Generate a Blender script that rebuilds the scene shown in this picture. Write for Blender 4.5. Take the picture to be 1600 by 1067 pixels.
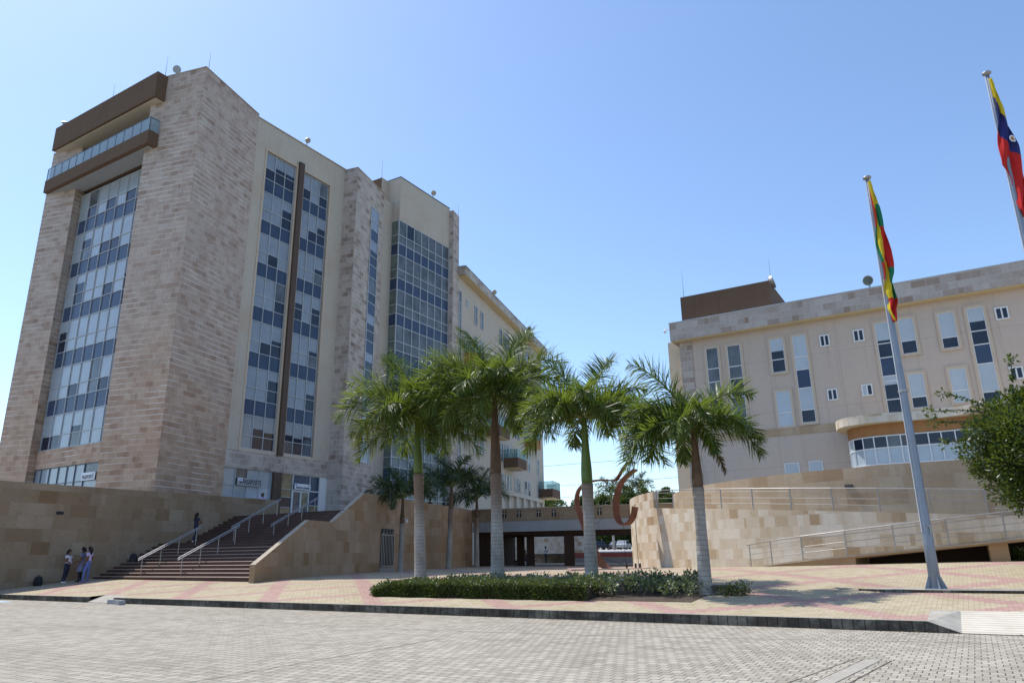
import bpy, bmesh, math, random
from mathutils import Vector, Matrix, noise as mnoise
random.seed(7)
sc = bpy.context.scene
for o in list(bpy.data.objects):
    bpy.data.objects.remove(o, do_unlink=True)
col = sc.collection
rad = math.radians

# ------------------------------------------------------------------ camera (site axes: x along the kerb, y away from it)
YAW = rad(58.75)                       # heading of the site's y axis seen from the camera
SX = Vector((math.sin(YAW), -math.cos(YAW), 0)); SY = Vector((math.cos(YAW), math.sin(YAW), 0))
def site(v): return Vector((v.dot(SX), v.dot(SY), v.z))
PITCH, ROLL, CAMH = 0.286924, -0.0135316, 1.5
fw = Vector((0, math.cos(PITCH), math.sin(PITCH))); u0 = Vector((0, -math.sin(PITCH), math.cos(PITCH))); r0 = Vector((1, 0, 0))
rt = math.cos(ROLL) * r0 + math.sin(ROLL) * u0
up = -math.sin(ROLL) * r0 + math.cos(ROLL) * u0
R_, U_, F_ = site(rt), site(up), site(fw)
cam = bpy.data.cameras.new('camera'); cam.sensor_width = 36; cam.lens = 1135.87 / 1600 * 36
cam.clip_start = 0.1; cam.clip_end = 6000
co = bpy.data.objects.new('camera', cam); col.objects.link(co)
co.matrix_world = Matrix(((R_.x, U_.x, -F_.x, 0), (R_.y, U_.y, -F_.y, 0), (R_.z, U_.z, -F_.z, CAMH), (0, 0, 0, 1)))
sc.camera = co
CR = site(r0); CF = site(Vector((0, 1, 0)))      # horizontal right / away directions of the view

# ------------------------------------------------------------------ sky and sun
SUN_EL, SUN_AZ = rad(59.5), rad(176.0)           # azimuth measured from +x, counter-clockwise
tosun = Vector((math.cos(SUN_EL) * math.cos(SUN_AZ), math.cos(SUN_EL) * math.sin(SUN_AZ), math.sin(SUN_EL)))
w = bpy.data.worlds.new('World'); sc.world = w; w.use_nodes = True
nt = w.node_tree; nt.nodes.clear()
sky = nt.nodes.new('ShaderNodeTexSky'); sky.sky_type = 'NISHITA'; sky.sun_disc = False
sky.sun_elevation = SUN_EL; sky.sun_rotation = rad(90) - SUN_AZ
sky.air_density = 1.0; sky.dust_density = 0.6; sky.ozone_density = 4.0; sky.altitude = 0
bg = nt.nodes.new('ShaderNodeBackground'); bg.inputs['Strength'].default_value = 0.13
wo = nt.nodes.new('ShaderNodeOutputWorld')
nt.links.new(sky.outputs[0], bg.inputs[0]); nt.links.new(bg.outputs[0], wo.inputs[0])
sl = bpy.data.lights.new('sun', 'SUN'); sl.energy = 2.8; sl.angle = rad(0.53); sl.color = (1, 0.95, 0.87)
so = bpy.data.objects.new('sun', sl); col.objects.link(so)
so.rotation_euler = tosun.to_track_quat('Z', 'Y').to_euler(); so.location = (-60, 0, 90)
sc.view_settings.view_transform = 'Standard'; sc.view_settings.look = 'None'
sc.view_settings.exposure = 0.8; sc.view_settings.gamma = 1.0

# ------------------------------------------------------------------ material helpers
def lin(c):
    return tuple(((x / 255) / 12.92 if x / 255 <= 0.04045 else ((x / 255 + 0.055) / 1.055) ** 2.4) for x in c) + (1,)
class NT:
    def __init__(s, name):
        s.m = bpy.data.materials.new(name); s.m.use_nodes = True; s.t = s.m.node_tree; s.t.nodes.clear()
        s.out = s.n('ShaderNodeOutputMaterial'); s.p = s.n('ShaderNodeBsdfPrincipled')
        s.l(s.p.outputs[0], s.out.inputs[0])
    def n(s, ty, **k):
        x = s.t.nodes.new(ty)
        for a, b in k.items(): setattr(x, a, b)
        return x
    def l(s, a, b): s.t.links.new(a, b)
    def setv(s, sock, v):
        if hasattr(v, 'is_linked') or isinstance(v, bpy.types.NodeSocket): s.l(v, sock)
        else: sock.default_value = v
    def math(s, op, a, b=0.0, c=None, clamp=False):
        x = s.n('ShaderNodeMath', operation=op, use_clamp=clamp); s.setv(x.inputs[0], a); s.setv(x.inputs[1], b)
        if c is not None: s.setv(x.inputs[2], c)
        return x.outputs[0]
    def mix(s, f, a, b, bt='MIX'):
        x = s.n('ShaderNodeMix', data_type='RGBA', blend_type=bt); s.setv(x.inputs[0], f)
        s.setv(x.inputs[6], a); s.setv(x.inputs[7], b); return x.outputs[2]
    def ramp(s, f, pts, interp='LINEAR'):
        x = s.n('ShaderNodeValToRGB'); e = x.color_ramp.elements; x.color_ramp.interpolation = interp
        while len(e) < len(pts): e.new(0.5)
        for q, (pos, c) in zip(e, pts):
            q.position = pos; q.color = c if len(c) == 4 else tuple(c) + (1,)
        s.setv(x.inputs[0], f); return x.outputs[0]
    def step(s, f, a, b):
        x = s.n('ShaderNodeMapRange', clamp=True, interpolation_type='SMOOTHSTEP'); s.setv(x.inputs[0], f)
        x.inputs[1].default_value = a; x.inputs[2].default_value = b; return x.outputs[0]
    def uv(s, scale=(1, 1, 1), rot=0.0, loc=(0, 0, 0), src='UV'):
        tc = s.n('ShaderNodeTexCoord'); mp = s.n('ShaderNodeMapping'); mp.inputs['Scale'].default_value = scale
        mp.inputs['Rotation'].default_value = (0, 0, rot); mp.inputs['Location'].default_value = loc
        s.l(tc.outputs[src], mp.inputs[0]); return mp.outputs[0]
    def noise(s, vec, scale, detail=4, rough=0.55):
        x = s.n('ShaderNodeTexNoise'); x.inputs['Scale'].default_value = scale; x.inputs['Detail'].default_value = detail
        x.inputs['Roughness'].default_value = rough; s.l(vec, x.inputs['Vector']); return x.outputs['Fac']
    def brick(s, vec, bw, bh, mort=0.01, off=0.5, bias=0.0, smooth=0.1, sq=1.0, sqf=2, offf=2):
        x = s.n('ShaderNodeTexBrick'); x.offset = off; x.offset_frequency = offf; x.squash = sq; x.squash_frequency = sqf
        x.inputs['Color1'].default_value = (0, 0, 0, 1); x.inputs['Color2'].default_value = (1, 1, 1, 1)
        x.inputs['Mortar'].default_value = (0.5, 0.5, 0.5, 1)
        x.inputs['Scale'].default_value = 1; x.inputs['Mortar Size'].default_value = mort; x.inputs['Mortar Smooth'].default_value = smooth
        x.inputs['Bias'].default_value = bias; x.inputs['Brick Width'].default_value = bw; x.inputs['Row Height'].default_value = bh
        s.l(vec, x.inputs['Vector']); return x.outputs['Color'], x.outputs['Fac']
    def bump(s, h, strength=0.3, dist=0.02):
        b = s.n('ShaderNodeBump'); b.inputs['Strength'].default_value = strength; b.inputs['Distance'].default_value = dist
        s.l(h, b.inputs['Height']); s.l(b.outputs[0], s.p.inputs['Normal'])
    def base(s, c, rough=0.8, metal=0.0, spec=0.5):
        s.setv(s.p.inputs['Base Color'], c); s.setv(s.p.inputs['Roughness'], rough)
        s.p.inputs['Metallic'].default_value = metal; s.p.inputs['Specular IOR Level'].default_value = spec
        return s.m

def plain(name, c, rough=0.7, metal=0.0, var=0.12, nscale=3.0, spec=0.4):
    g = NT(name); v = g.uv(src='Object'); n = g.noise(v, nscale, 5); n2 = g.noise(v, nscale * 9, 3)
    k = g.math('ADD', g.math('MULTIPLY', n, 0.7), g.math('MULTIPLY', n2, 0.3))
    dark = tuple(x * (1 - var) for x in c[:3]) + (1,); lite = tuple(min(1, x * (1 + var)) for x in c[:3]) + (1,)
    cc = g.ramp(k, [(0.3, dark), (0.7, lite)]); return g.base(cc, rough, metal, spec)

def stone(name, pal, bw, bh, mortar, msize=0.008, mfac=0.5, lines=None, linecol=(0.6, 0.57, 0.52, 1), grain=0.25, warm=None, rough=0.75, sq=1.0, veins=0.3, bump=0.25):
    """cut stone cladding laid in courses; pal = tones of single blocks; lines=(row height, half thickness) adds pale bed joints"""
    g = NT(name); v = g.uv()
    c, f = g.brick(v, bw, bh, msize, sq=sq)
    big = g.noise(v, 0.16, 4, 0.6)
    c2, f2 = g.brick(g.uv(loc=(3.37, 0, 0)), bw * 1.31, bh, 0.0, off=0.37)
    k = g.math('ADD', g.math('MULTIPLY', c, 0.62), g.math('MULTIPLY', c2, 0.38))
    tone = g.ramp(k, [(i / (len(pal) - 1), p) for i, p in enumerate(pal)])
    n = g.noise(v, 2.1, 8, 0.65); n2 = g.noise(v, 11, 6, 0.7); n3 = g.noise(g.uv(scale=(1, 2.6, 1)), 0.22, 3)
    tone = g.mix(g.math('MULTIPLY', g.step(n, 0.5, 0.8), veins), tone, tuple(x * 0.55 for x in pal[0][:3]) + (1,))
    sk = g.noise(g.uv(scale=(2.2, 0.16, 1)), 1.1, 6, 0.62); n4 = g.noise(g.uv(scale=(1, 2.2, 1)), 5.5, 8, 0.72)
    tone = g.mix(g.math('MULTIPLY', grain, 1.3), tone, g.ramp(n4, [(0.28, (0.42, 0.38, 0.35)), (0.5, (0.86, 0.85, 0.84)), (0.72, (1.18, 1.17, 1.15))]), 'MULTIPLY')
    tone = g.mix(grain, tone, g.ramp(n2, [(0.3, (0.45, 0.44, 0.43)), (0.7, (1.05, 1.05, 1.05))]), 'MULTIPLY')
    tone = g.mix(g.math('MULTIPLY', g.step(sk, 0.5, 0.78), 0.30), tone, (0.55, 0.52, 0.5, 1), 'MULTIPLY')
    tone = g.mix(g.math('MULTIPLY', g.step(n3, 0.35, 0.7), 0.22), tone, (0.62, 0.6, 0.6, 1), 'MULTIPLY')
    if warm:
        z = g.n('ShaderNodeSeparateXYZ'); g.l(v, z.inputs[0])
        wz = g.math('SUBTRACT', 1.0, g.step(g.math('ADD', z.outputs[1], g.math('MULTIPLY', n3, 9.0)), warm[0], warm[1]))
        tone = g.mix(g.math('MULTIPLY', wz, warm[3] if len(warm) > 3 else 0.75), tone, warm[2], 'MULTIPLY')
    tone = g.mix(g.math('MULTIPLY', f, mfac), tone, mortar)
    if lines:
        z = g.n('ShaderNodeSeparateXYZ'); g.l(v, z.inputs[0])
        d = g.math('ABSOLUTE', g.math('SUBTRACT', g.math('FRACT', g.math('DIVIDE', z.outputs[1], lines[0])), 0.5))
        ln = g.step(d, 0.5 - lines[1] * 1.6 / lines[0], 0.5 - lines[1] * 0.6 / lines[0])
        brk = g.noise(g.uv(scale=(0.55, 1 / lines[0], 1)), 1.0, 1)
        ln = g.math('MULTIPLY', g.math('MULTIPLY', ln, g.step(brk, 0.40, 0.5)), g.math('ADD', 0.18, g.math('MULTIPLY', g.step(big, 0.42, 0.58), 0.7)))
        tone = g.mix(ln, tone, linecol)
    g.base(tone, rough, 0, 0.35)
    h = g.math('ADD', g.math('MULTIPLY', n2, 0.4), g.math('MULTIPLY', g.math('SUBTRACT', 1.0, f), 0.6))
    g.bump(h, bump, 0.02); return g.m

def stucco(name, c, stain=(0.75, 0.62, 0.55, 1), sf=0.35, groove=None, gcol=0.55, streak=0.25):
    g = NT(name); v = g.uv(); n = g.noise(v, 0.35, 5, 0.6); n2 = g.noise(v, 60, 2); st = g.noise(g.uv(scale=(1.6, 0.12, 1)), 1.4, 6, 0.65)
    fine = g.noise(v, 3, 6, 0.6)
    cc = g.mix(g.math('MULTIPLY', g.step(n, 0.45, 0.75), sf), c, tuple(a * b for a, b in zip(c[:3], stain[:3])) + (1,))
    cc = g.mix(g.math('MULTIPLY', g.step(st, 0.5, 0.8), streak), cc, (0.45, 0.42, 0.4, 1), 'MULTIPLY')
    cc = g.mix(0.16, cc, g.ramp(fine, [(0.25, (0.45, 0.45, 0.45)), (0.75, (1, 1, 1))]), 'MULTIPLY')
    if groove:
        _, f = g.brick(g.uv(loc=groove[2] if len(groove) > 2 else (0, 0, 0)), groove[0], groove[1], 0.016, off=0.0, smooth=0.3)
        cc = g.mix(g.math('MULTIPLY', f, 0.6), cc, tuple(a * gcol for a in c[:3]) + (1,))
    g.base(cc, 0.9, 0, 0.2); g.bump(n2, 0.12, 0.01); return g.m

def pane(name, c, rough=0.06, var=0.3, spec=0.6, coat=0.0, fold=False):
    g = NT(name); v = g.uv(); n = g.noise(v, 0.7, 3)
    cc = g.ramp(n, [(0.3, tuple(x * (1 - var) for x in c[:3])), (0.7, tuple(x * (1 + var) for x in c[:3]))])
    if fold:
        z = g.n('ShaderNodeSeparateXYZ'); g.l(v, z.inputs[0])
        wv = g.math('ABSOLUTE', g.math('SUBTRACT', g.math('FRACT', g.math('MULTIPLY', z.outputs[0], 9.0)), 0.5))
        cc = g.mix(g.math('MULTIPLY', wv, 0.35), cc, (0.55, 0.58, 0.62, 1), 'MULTIPLY')  # darker stripes paint the shading of blind folds on the flat pane
    g.base(cc, rough, 0, spec); g.p.inputs['Coat Weight'].default_value = coat; g.p.inputs['Coat Roughness'].default_value = 0.02
    wob = g.noise(v, 0.9, 2); g.bump(wob, 0.03, 0.05); return g.m

def leafmat(name, c, c2, trans=0.35, rough=0.45, spec=0.5):
    g = NT(name); oi = g.n('ShaderNodeNewGeometry'); v = g.uv(src='Object'); n = g.noise(v, 1.7, 3)
    k = g.math('ADD', g.math('MULTIPLY', oi.outputs['Random Per Island'], 0.6), g.math('MULTIPLY', n, 0.4))
    cc = g.ramp(k, [(0.2, c), (0.8, c2)]); g.base(cc, rough, 0, spec)
    tr = g.n('ShaderNodeBsdfTranslucent'); tc = g.mix(0.6, cc, (0.31, 0.40, 0.04, 1)); g.l(tc, tr.inputs[0])
    mx = g.n('ShaderNodeMixShader'); mx.inputs[0].default_value = trans; g.l(g.p.outputs[0], mx.inputs[1]); g.l(tr.outputs[0], mx.inputs[2])
    g.l(mx.outputs[0], g.out.inputs[0]); return g.m

M = {}
M['tower_stone'] = stone('tower_stone', [(0.40, 0.275, 0.205), (0.50, 0.38, 0.305), (0.555, 0.445, 0.37), (0.60, 0.495, 0.42), (0.64, 0.54, 0.46)], 0.55, 0.37,
                         (0.55, 0.5, 0.46, 1), 0.006, 0.3, lines=(0.37, 0.018), linecol=(0.78, 0.72, 0.66, 1), warm=(10, 27, (1.06, 0.83, 0.62, 1)), veins=0.3, grain=0.4)
M['tower_stone_worn'] = stone('tower_stone_worn', [(0.28, 0.20, 0.155), (0.49, 0.41, 0.35), (0.58, 0.50, 0.435), (0.63, 0.55, 0.48)], 0.62, 0.40,
                         (0.6, 0.56, 0.52, 1), 0.009, 0.4, lines=(0.40, 0.012), linecol=(0.68, 0.63, 0.59, 1), veins=0.4, grain=0.4)
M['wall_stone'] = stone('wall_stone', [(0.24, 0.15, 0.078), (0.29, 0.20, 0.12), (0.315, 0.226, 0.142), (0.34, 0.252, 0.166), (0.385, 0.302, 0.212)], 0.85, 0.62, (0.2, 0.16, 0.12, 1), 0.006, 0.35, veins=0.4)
M['cheek_stone'] = stone('cheek_stone', [(0.30, 0.185, 0.09), (0.36, 0.245, 0.14), (0.39, 0.275, 0.17), (0.42, 0.31, 0.205), (0.46, 0.355, 0.25)], 0.8, 0.6, (0.25, 0.19, 0.13, 1), 0.006, 0.35, veins=0.3)
M['travertine'] = stone('travertine', [(0.40, 0.275, 0.16), (0.58, 0.47, 0.33), (0.66, 0.57, 0.45), (0.72, 0.65, 0.54), (0.75, 0.69, 0.60)], 0.5, 0.42, (0.42, 0.36, 0.28, 1), 0.005, 0.4, veins=0.18, grain=0.15)
M['travertine_warm'] = stone('travertine_warm', [(0.38, 0.25, 0.145), (0.47, 0.345, 0.22), (0.51, 0.39, 0.265), (0.55, 0.44, 0.315)], 0.9, 0.55, (0.32, 0.24, 0.16, 1), 0.005, 0.4, veins=0.2, grain=0.18)
M['cornice_stone'] = stone('cornice_stone', [(0.33, 0.23, 0.17), (0.46, 0.40, 0.35), (0.54, 0.49, 0.44), (0.58, 0.54, 0.49)], 0.8, 0.44, (0.5, 0.46, 0.41, 1), 0.012, 0.6, veins=0.4)
M['stucco_cream'] = stucco('stucco_cream', (0.52, 0.465, 0.385, 1), (0.95, 0.76, 0.66, 1), 0.5)
M['stucco_grey'] = stucco('stucco_grey', (0.57, 0.475, 0.395, 1), (0.93, 0.87, 0.84, 1), 0.3, groove=(4.4, 3.6, (1.1, 0.35, 0)))
M['stucco_trim'] = stucco('stucco_trim', (0.58, 0.475, 0.37, 1), (0.85, 0.75, 0.68, 1), 0.35)
M['stucco_soffit'] = stucco('stucco_soffit', (0.60, 0.48, 0.28, 1), (0.9, 0.8, 0.7, 1), 0.2)
M['stucco_pale'] = stucco('stucco_pale', (0.55, 0.49, 0.40, 1), (0.9, 0.85, 0.8, 1), 0.25)
M['stucco_sunlit'] = stucco('stucco_sunlit', (0.74, 0.63, 0.47, 1), (0.9, 0.85, 0.8, 1), 0.2)  # paler than the facade: sunlight on the side block put into its colour
M['brown_paint'] = stucco('brown_paint', (0.15, 0.095, 0.062, 1), (0.8, 0.8, 0.85, 1), 0.4, streak=0.35)
M['ramp_side'] = stucco('ramp_side', (0.40, 0.265, 0.145, 1), (0.85, 0.8, 0.75, 1), 0.3)
M['dark_brown'] = stucco('dark_brown', (0.060, 0.036, 0.024, 1), (0.8, 0.8, 0.85, 1), 0.4, streak=0.3)
M['ochre_paint'] = stucco('ochre_paint', (0.40, 0.20, 0.085, 1), (0.8, 0.75, 0.7, 1), 0.3)
M['bar_brown'] = plain('bar_brown', (0.085, 0.052, 0.034, 1), 0.6)
M['concrete'] = stucco('concrete', (0.33, 0.335, 0.34, 1), (0.85, 0.85, 0.85, 1), 0.35, streak=0.35)
M['roofing'] = plain('roofing', (0.3, 0.29, 0.28, 1), 0.9)
M['coping'] = plain('coping', (0.40, 0.335, 0.255, 1), 0.8, 0, 0.2)
M['alu'] = plain('alu', (0.46, 0.48, 0.50, 1), 0.45, 0.2, 0.05)
M['alu_dark'] = plain('alu_dark', (0.10, 0.13, 0.17, 1), 0.4, 0.3, 0.1)
M['white_frame'] = plain('white_frame', (0.72, 0.72, 0.71, 1), 0.5, 0, 0.05)
M['pane_dark'] = pane('pane_dark', (0.016, 0.023, 0.042), 0.04, 0.4, 0.45)
M['pane_mid'] = pane('pane_mid', (0.10, 0.115, 0.125), 0.05, 0.5, 0.5)
M['pane_spandrel'] = pane('pane_spandrel', (0.042, 0.066, 0.118), 0.16, 0.12, 0.3)
M['pane_blind'] = pane('pane_blind', (0.34, 0.385, 0.42), 0.25, 0.10, 0.35, 0.6, True)
M['pane_blind_dim'] = pane('pane_blind_dim', (0.245, 0.285, 0.32), 0.2, 0.12, 0.35, 0.6, True)
M['pane_bright'] = pane('pane_bright', (0.44, 0.50, 0.54), 0.3, 0.08, 0.35, 0.6, True)
M['pane_green'] = pane('pane_green', (0.13, 0.16, 0.14), 0.05, 0.4, 0.5)
M['pane_interior'] = pane('pane_interior', (0.22, 0.18, 0.11), 0.08, 0.5, 0.5)
M['steel'] = plain('steel', (0.36, 0.36, 0.37, 1), 0.55, 0.5, 0.08)
M['steel_dull'] = plain('steel_dull', (0.36, 0.35, 0.34, 1), 0.45, 0.7, 0.1)
M['galv'] = plain('galv', (0.235, 0.275, 0.33, 1), 0.5, 0.35, 0.1)
M['black_iron'] = plain('black_iron', (0.018, 0.018, 0.02, 1), 0.5)
M['black'] = plain('black', (0.012, 0.012, 0.013, 1), 0.6)
M['rust'] = plain('rust', (0.17, 0.06, 0.032, 1), 0.75, 0.1, 0.35, 2.5)
M['red_brick'] = stone('red_brick', [(0.32, 0.08, 0.06), (0.42, 0.12, 0.09)], 0.3, 0.12, (0.45, 0.3, 0.27, 1), 0.01, 0.4)
M['white_paint'] = plain('white_paint', (0.78, 0.78, 0.80, 1), 0.5, 0, 0.04)
M['sign_grey'] = plain('sign_grey', (0.36, 0.36, 0.37, 1), 0.35, 0, 0.06)
M['ink'] = plain('ink', (0.02, 0.02, 0.04, 1), 0.5)
M['blue_ink'] = plain('blue_ink', (0.25, 0.36, 0.62, 1), 0.5)
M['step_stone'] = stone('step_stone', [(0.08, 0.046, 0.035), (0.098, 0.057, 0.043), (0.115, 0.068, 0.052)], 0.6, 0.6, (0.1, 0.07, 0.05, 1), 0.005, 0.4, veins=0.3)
M['nosing'] = plain('nosing', (0.33, 0.235, 0.185, 1), 0.7)
M['plaza_pink'] = plain('plaza_pink', (0.42, 0.29, 0.25, 1), 0.9)
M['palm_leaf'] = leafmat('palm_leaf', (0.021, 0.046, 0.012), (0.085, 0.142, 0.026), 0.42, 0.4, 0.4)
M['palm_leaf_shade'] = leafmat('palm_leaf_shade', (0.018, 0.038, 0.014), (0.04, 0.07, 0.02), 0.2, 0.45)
M['palm_yellow'] = leafmat('palm_yellow', (0.20, 0.14, 0.02), (0.30, 0.24, 0.03), 0.35)
M['palm_dead'] = leafmat('palm_dead', (0.10, 0.07, 0.045), (0.2, 0.15, 0.10), 0.1, 0.8, 0.1)
M['rachis'] = plain('rachis', (0.17, 0.20, 0.06, 1), 0.5)
M['palm_green'] = plain('palm_green', (0.10, 0.15, 0.022, 1), 0.38, 0, 0.25, 2)
M['palm_brown'] = plain('palm_brown', (0.12, 0.075, 0.045, 1), 0.85, 0, 0.4, 4)
M['tree_leaf'] = leafmat('tree_leaf', (0.016, 0.036, 0.008), (0.055, 0.10, 0.018), 0.25, 0.4, 0.4)
M['hedge_leaf'] = leafmat('hedge_leaf', (0.024, 0.044, 0.010), (0.085, 0.11, 0.022), 0.2, 0.45)
M['shrub_leaf'] = leafmat('shrub_leaf', (0.06, 0.085, 0.04), (0.19, 0.23, 0.12), 0.2, 0.4)
M['far_leaf'] = leafmat('far_leaf', (0.03, 0.055, 0.018), (0.075, 0.115, 0.03), 0.15, 0.6, 0.2)
M['dry_leaf'] = leafmat('dry_leaf', (0.10, 0.055, 0.02), (0.24, 0.15, 0.06), 0.1, 0.8, 0.1)
M['wood'] = plain('wood', (0.13, 0.10, 0.075, 1), 0.9, 0, 0.3)
def trunkmat():
    g = NT('palm_trunk'); v = g.uv(); z = g.n('ShaderNodeSeparateXYZ'); g.l(v, z.inputs[0])
    n = g.noise(v, 5, 6, 0.65); n1 = g.noise(g.uv(scale=(1, 0.6, 1)), 1.3, 4)
    vv = g.math('ADD', z.outputs[1], g.math('MULTIPLY', n, 0.03))
    ring = g.math('ABSOLUTE', g.math('SUBTRACT', g.math('FRACT', g.math('DIVIDE', vv, 0.135)), 0.5))
    c = g.ramp(n1, [(0.3, (0.24, 0.215, 0.19)), (0.5, (0.37, 0.345, 0.31)), (0.75, (0.47, 0.45, 0.42))])
    wz = g.step(g.math('ADD', z.outputs[1], g.math('MULTIPLY', n1, 1.2)), 2.6, 4.2)
    c = g.mix(wz, c, (0.235, 0.165, 0.125, 1))
    c = g.mix(g.math('MULTIPLY', g.step(ring, 0.40, 0.49), 0.6), c, (0.10, 0.08, 0.065, 1))
    c = g.mix(0.3, c, g.ramp(n, [(0.3, (0.5, 0.5, 0.5)), (0.7, (1, 1, 1))]), 'MULTIPLY')
    g.base(c, 0.9, 0, 0.2); g.bump(g.math('SUBTRACT', n, g.math('MULTIPLY', ring, 0.8)), 0.4, 0.02); return g.m
M['palm_trunk'] = trunkmat()
def roadmat():
    g = NT('road_pavers'); v = g.uv(src='Object'); n0 = g.noise(v, 0.8, 3)
    c, f = g.brick(v, 0.165, 0.2, 0.0095, off=0.5, smooth=0.35)
    n = g.noise(v, 0.22, 6, 0.6); n2 = g.noise(v, 25, 4, 0.7); n3 = g.noise(g.uv(src='Object', scale=(0.25, 1, 1)), 0.35, 5)
    t = g.ramp(c, [(0, (0.34, 0.305, 0.245)), (0.5, (0.41, 0.37, 0.30)), (1, (0.48, 0.435, 0.36))])
    t = g.mix(g.math('MULTIPLY', g.step(n, 0.35, 0.7), 0.35), t, (0.72, 0.71, 0.70, 1), 'MULTIPLY')
    t = g.mix(g.math('MULTIPLY', g.step(n3, 0.5, 0.75), 0.25), t, (0.66, 0.65, 0.63, 1), 'MULTIPLY')
    oil = g.noise(g.uv(src='Object', loc=(7, 3, 0)), 0.55, 5, 0.7); tyre = g.noise(g.uv(src='Object', scale=(0.05, 1.4, 1)), 0.9, 4)
    t = g.mix(g.math('MULTIPLY', g.step(oil, 0.60, 0.74), 0.45), t, (0.45, 0.44, 0.43, 1), 'MULTIPLY')
    t = g.mix(g.math('MULTIPLY', g.step(tyre, 0.54, 0.68), 0.22), t, (0.6, 0.6, 0.6, 1), 'MULTIPLY')
    t = g.mix(0.3, t, g.ramp(n2, [(0.3, (0.55, 0.55, 0.55)), (0.7, (1, 1, 1))]), 'MULTIPLY')
    t = g.mix(g.math('MULTIPLY', f, 0.85), t, g.mix(g.step(n0, 0.4, 0.65), (0.10, 0.095, 0.088, 1), (0.03, 0.028, 0.026, 1)))
    g.base(t, 0.9, 0, 0.2); g.bump(g.math('SUBTRACT', n2, g.math('MULTIPLY', f, 2.5)), 0.25, 0.01); return g.m
M['road'] = roadmat()
def plazamat():
    g = NT('plaza_pavers'); v = g.uv(src='Object'); z = g.n('ShaderNodeSeparateXYZ'); g.l(v, z.inputs[0])
    x, y = z.outputs[0], z.outputs[1]
    # stepped diagonal bands laid from whole pavers
    xs = g.math('MULTIPLY', g.math('FLOOR', g.math('DIVIDE', x, 0.2)), 0.2); ys = g.math('MULTIPLY', g.math('FLOOR', g.math('DIVIDE', y, 0.2)), 0.2)
    def band(q, per, half, off):
        d = g.math('ABSOLUTE', g.math('SUBTRACT', g.math('FRACT', g.math('DIVIDE', g.math('ADD', q, off), per)), 0.5))
        return g.math('LESS_THAN', d, half / per)
    p = band(g.math('ADD', xs, ys), 4.6, 0.46, 0.6); q = band(g.math('SUBTRACT', xs, ys), 4.6, 0.46, 2.4)
    pk = g.math('MAXIMUM', p, q)
    c, f = g.brick(v, 0.2, 0.1, 0.007, off=0.5, smooth=0.3)
    yel = g.ramp(c, [(0, (0.42, 0.345, 0.22)), (0.5, (0.48, 0.405, 0.275)), (1, (0.53, 0.455, 0.325))])
    pin = g.ramp(c, [(0, (0.42, 0.26, 0.22)), (1, (0.50, 0.335, 0.285))])
    t = g.mix(pk, yel, pin)
    n = g.noise(v, 0.3, 6, 0.6); n2 = g.noise(v, 22, 4, 0.7)
    t = g.mix(g.math('MULTIPLY', g.step(n, 0.4, 0.75), 0.4), t, (0.68, 0.66, 0.64, 1), 'MULTIPLY')
    t = g.mix(0.3, t, g.ramp(n2, [(0.3, (0.55, 0.55, 0.55)), (0.7, (1, 1, 1))]), 'MULTIPLY')
    t = g.mix(g.math('MULTIPLY', f, 0.7), t, (0.12, 0.10, 0.075, 1))
    g.base(t, 0.9, 0, 0.2); g.bump(g.math('SUBTRACT', n2, g.math('MULTIPLY', f, 2.0)), 0.25, 0.01); return g.m
M['plaza'] = plazamat()
def kerbmat():
    g = NT('kerb_stone'); v = g.uv(); c, f = g.brick(v, 0.21, 4.0, 0.012, off=0.0, smooth=0.3)
    n = g.noise(v, 3, 6, 0.7); n2 = g.noise(v, 0.5, 3)
    z = g.n('ShaderNodeSeparateXYZ'); g.l(v, z.inputs[0])
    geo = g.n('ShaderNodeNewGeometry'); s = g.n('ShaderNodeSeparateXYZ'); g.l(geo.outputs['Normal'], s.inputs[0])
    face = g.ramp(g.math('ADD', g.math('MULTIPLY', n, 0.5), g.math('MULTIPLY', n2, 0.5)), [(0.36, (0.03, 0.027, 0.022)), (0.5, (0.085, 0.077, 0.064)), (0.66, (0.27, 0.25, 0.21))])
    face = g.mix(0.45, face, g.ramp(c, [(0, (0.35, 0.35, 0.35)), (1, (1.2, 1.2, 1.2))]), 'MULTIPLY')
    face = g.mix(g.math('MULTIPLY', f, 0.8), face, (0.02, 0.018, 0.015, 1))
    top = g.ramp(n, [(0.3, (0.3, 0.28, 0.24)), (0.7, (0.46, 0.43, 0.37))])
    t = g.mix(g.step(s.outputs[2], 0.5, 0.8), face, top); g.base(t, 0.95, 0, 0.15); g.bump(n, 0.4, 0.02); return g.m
M['kerb'] = kerbmat()
def rampmat():
    g = NT('ramp_tiles'); v = g.uv(src='Object', loc=(31, 0, 0)); n = g.noise(v, 2, 5)
    c, f = g.brick(v, 60.0, 0.16, 0.016, off=0.0, smooth=0.2)
    t = g.ramp(n, [(0.3, (0.52, 0.47, 0.38)), (0.7, (0.64, 0.59, 0.49))]); t = g.mix(g.math('MULTIPLY', f, 0.7), t, (0.2, 0.19, 0.17, 1))
    return g.base(t, 0.9, 0, 0.2)
M['ramp_tiles'] = rampmat()
M['ground'] = plain('ground_earth', (0.16, 0.16, 0.09, 1), 0.95, 0, 0.3, 0.05)
M['asphalt'] = plain('asphalt', (0.42, 0.40, 0.37, 1), 0.9, 0, 0.12, 0.6)
M['chalk_blue'] = plain('chalk_blue', (0.42, 0.52, 0.66, 1), 0.9, 0, 0.2, 2)
M['line_concrete'] = plain('line_concrete', (0.36, 0.332, 0.28, 1), 0.9, 0, 0.15, 3)
M['soil'] = plain('soil', (0.07, 0.05, 0.035, 1), 0.95, 0, 0.3)
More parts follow.
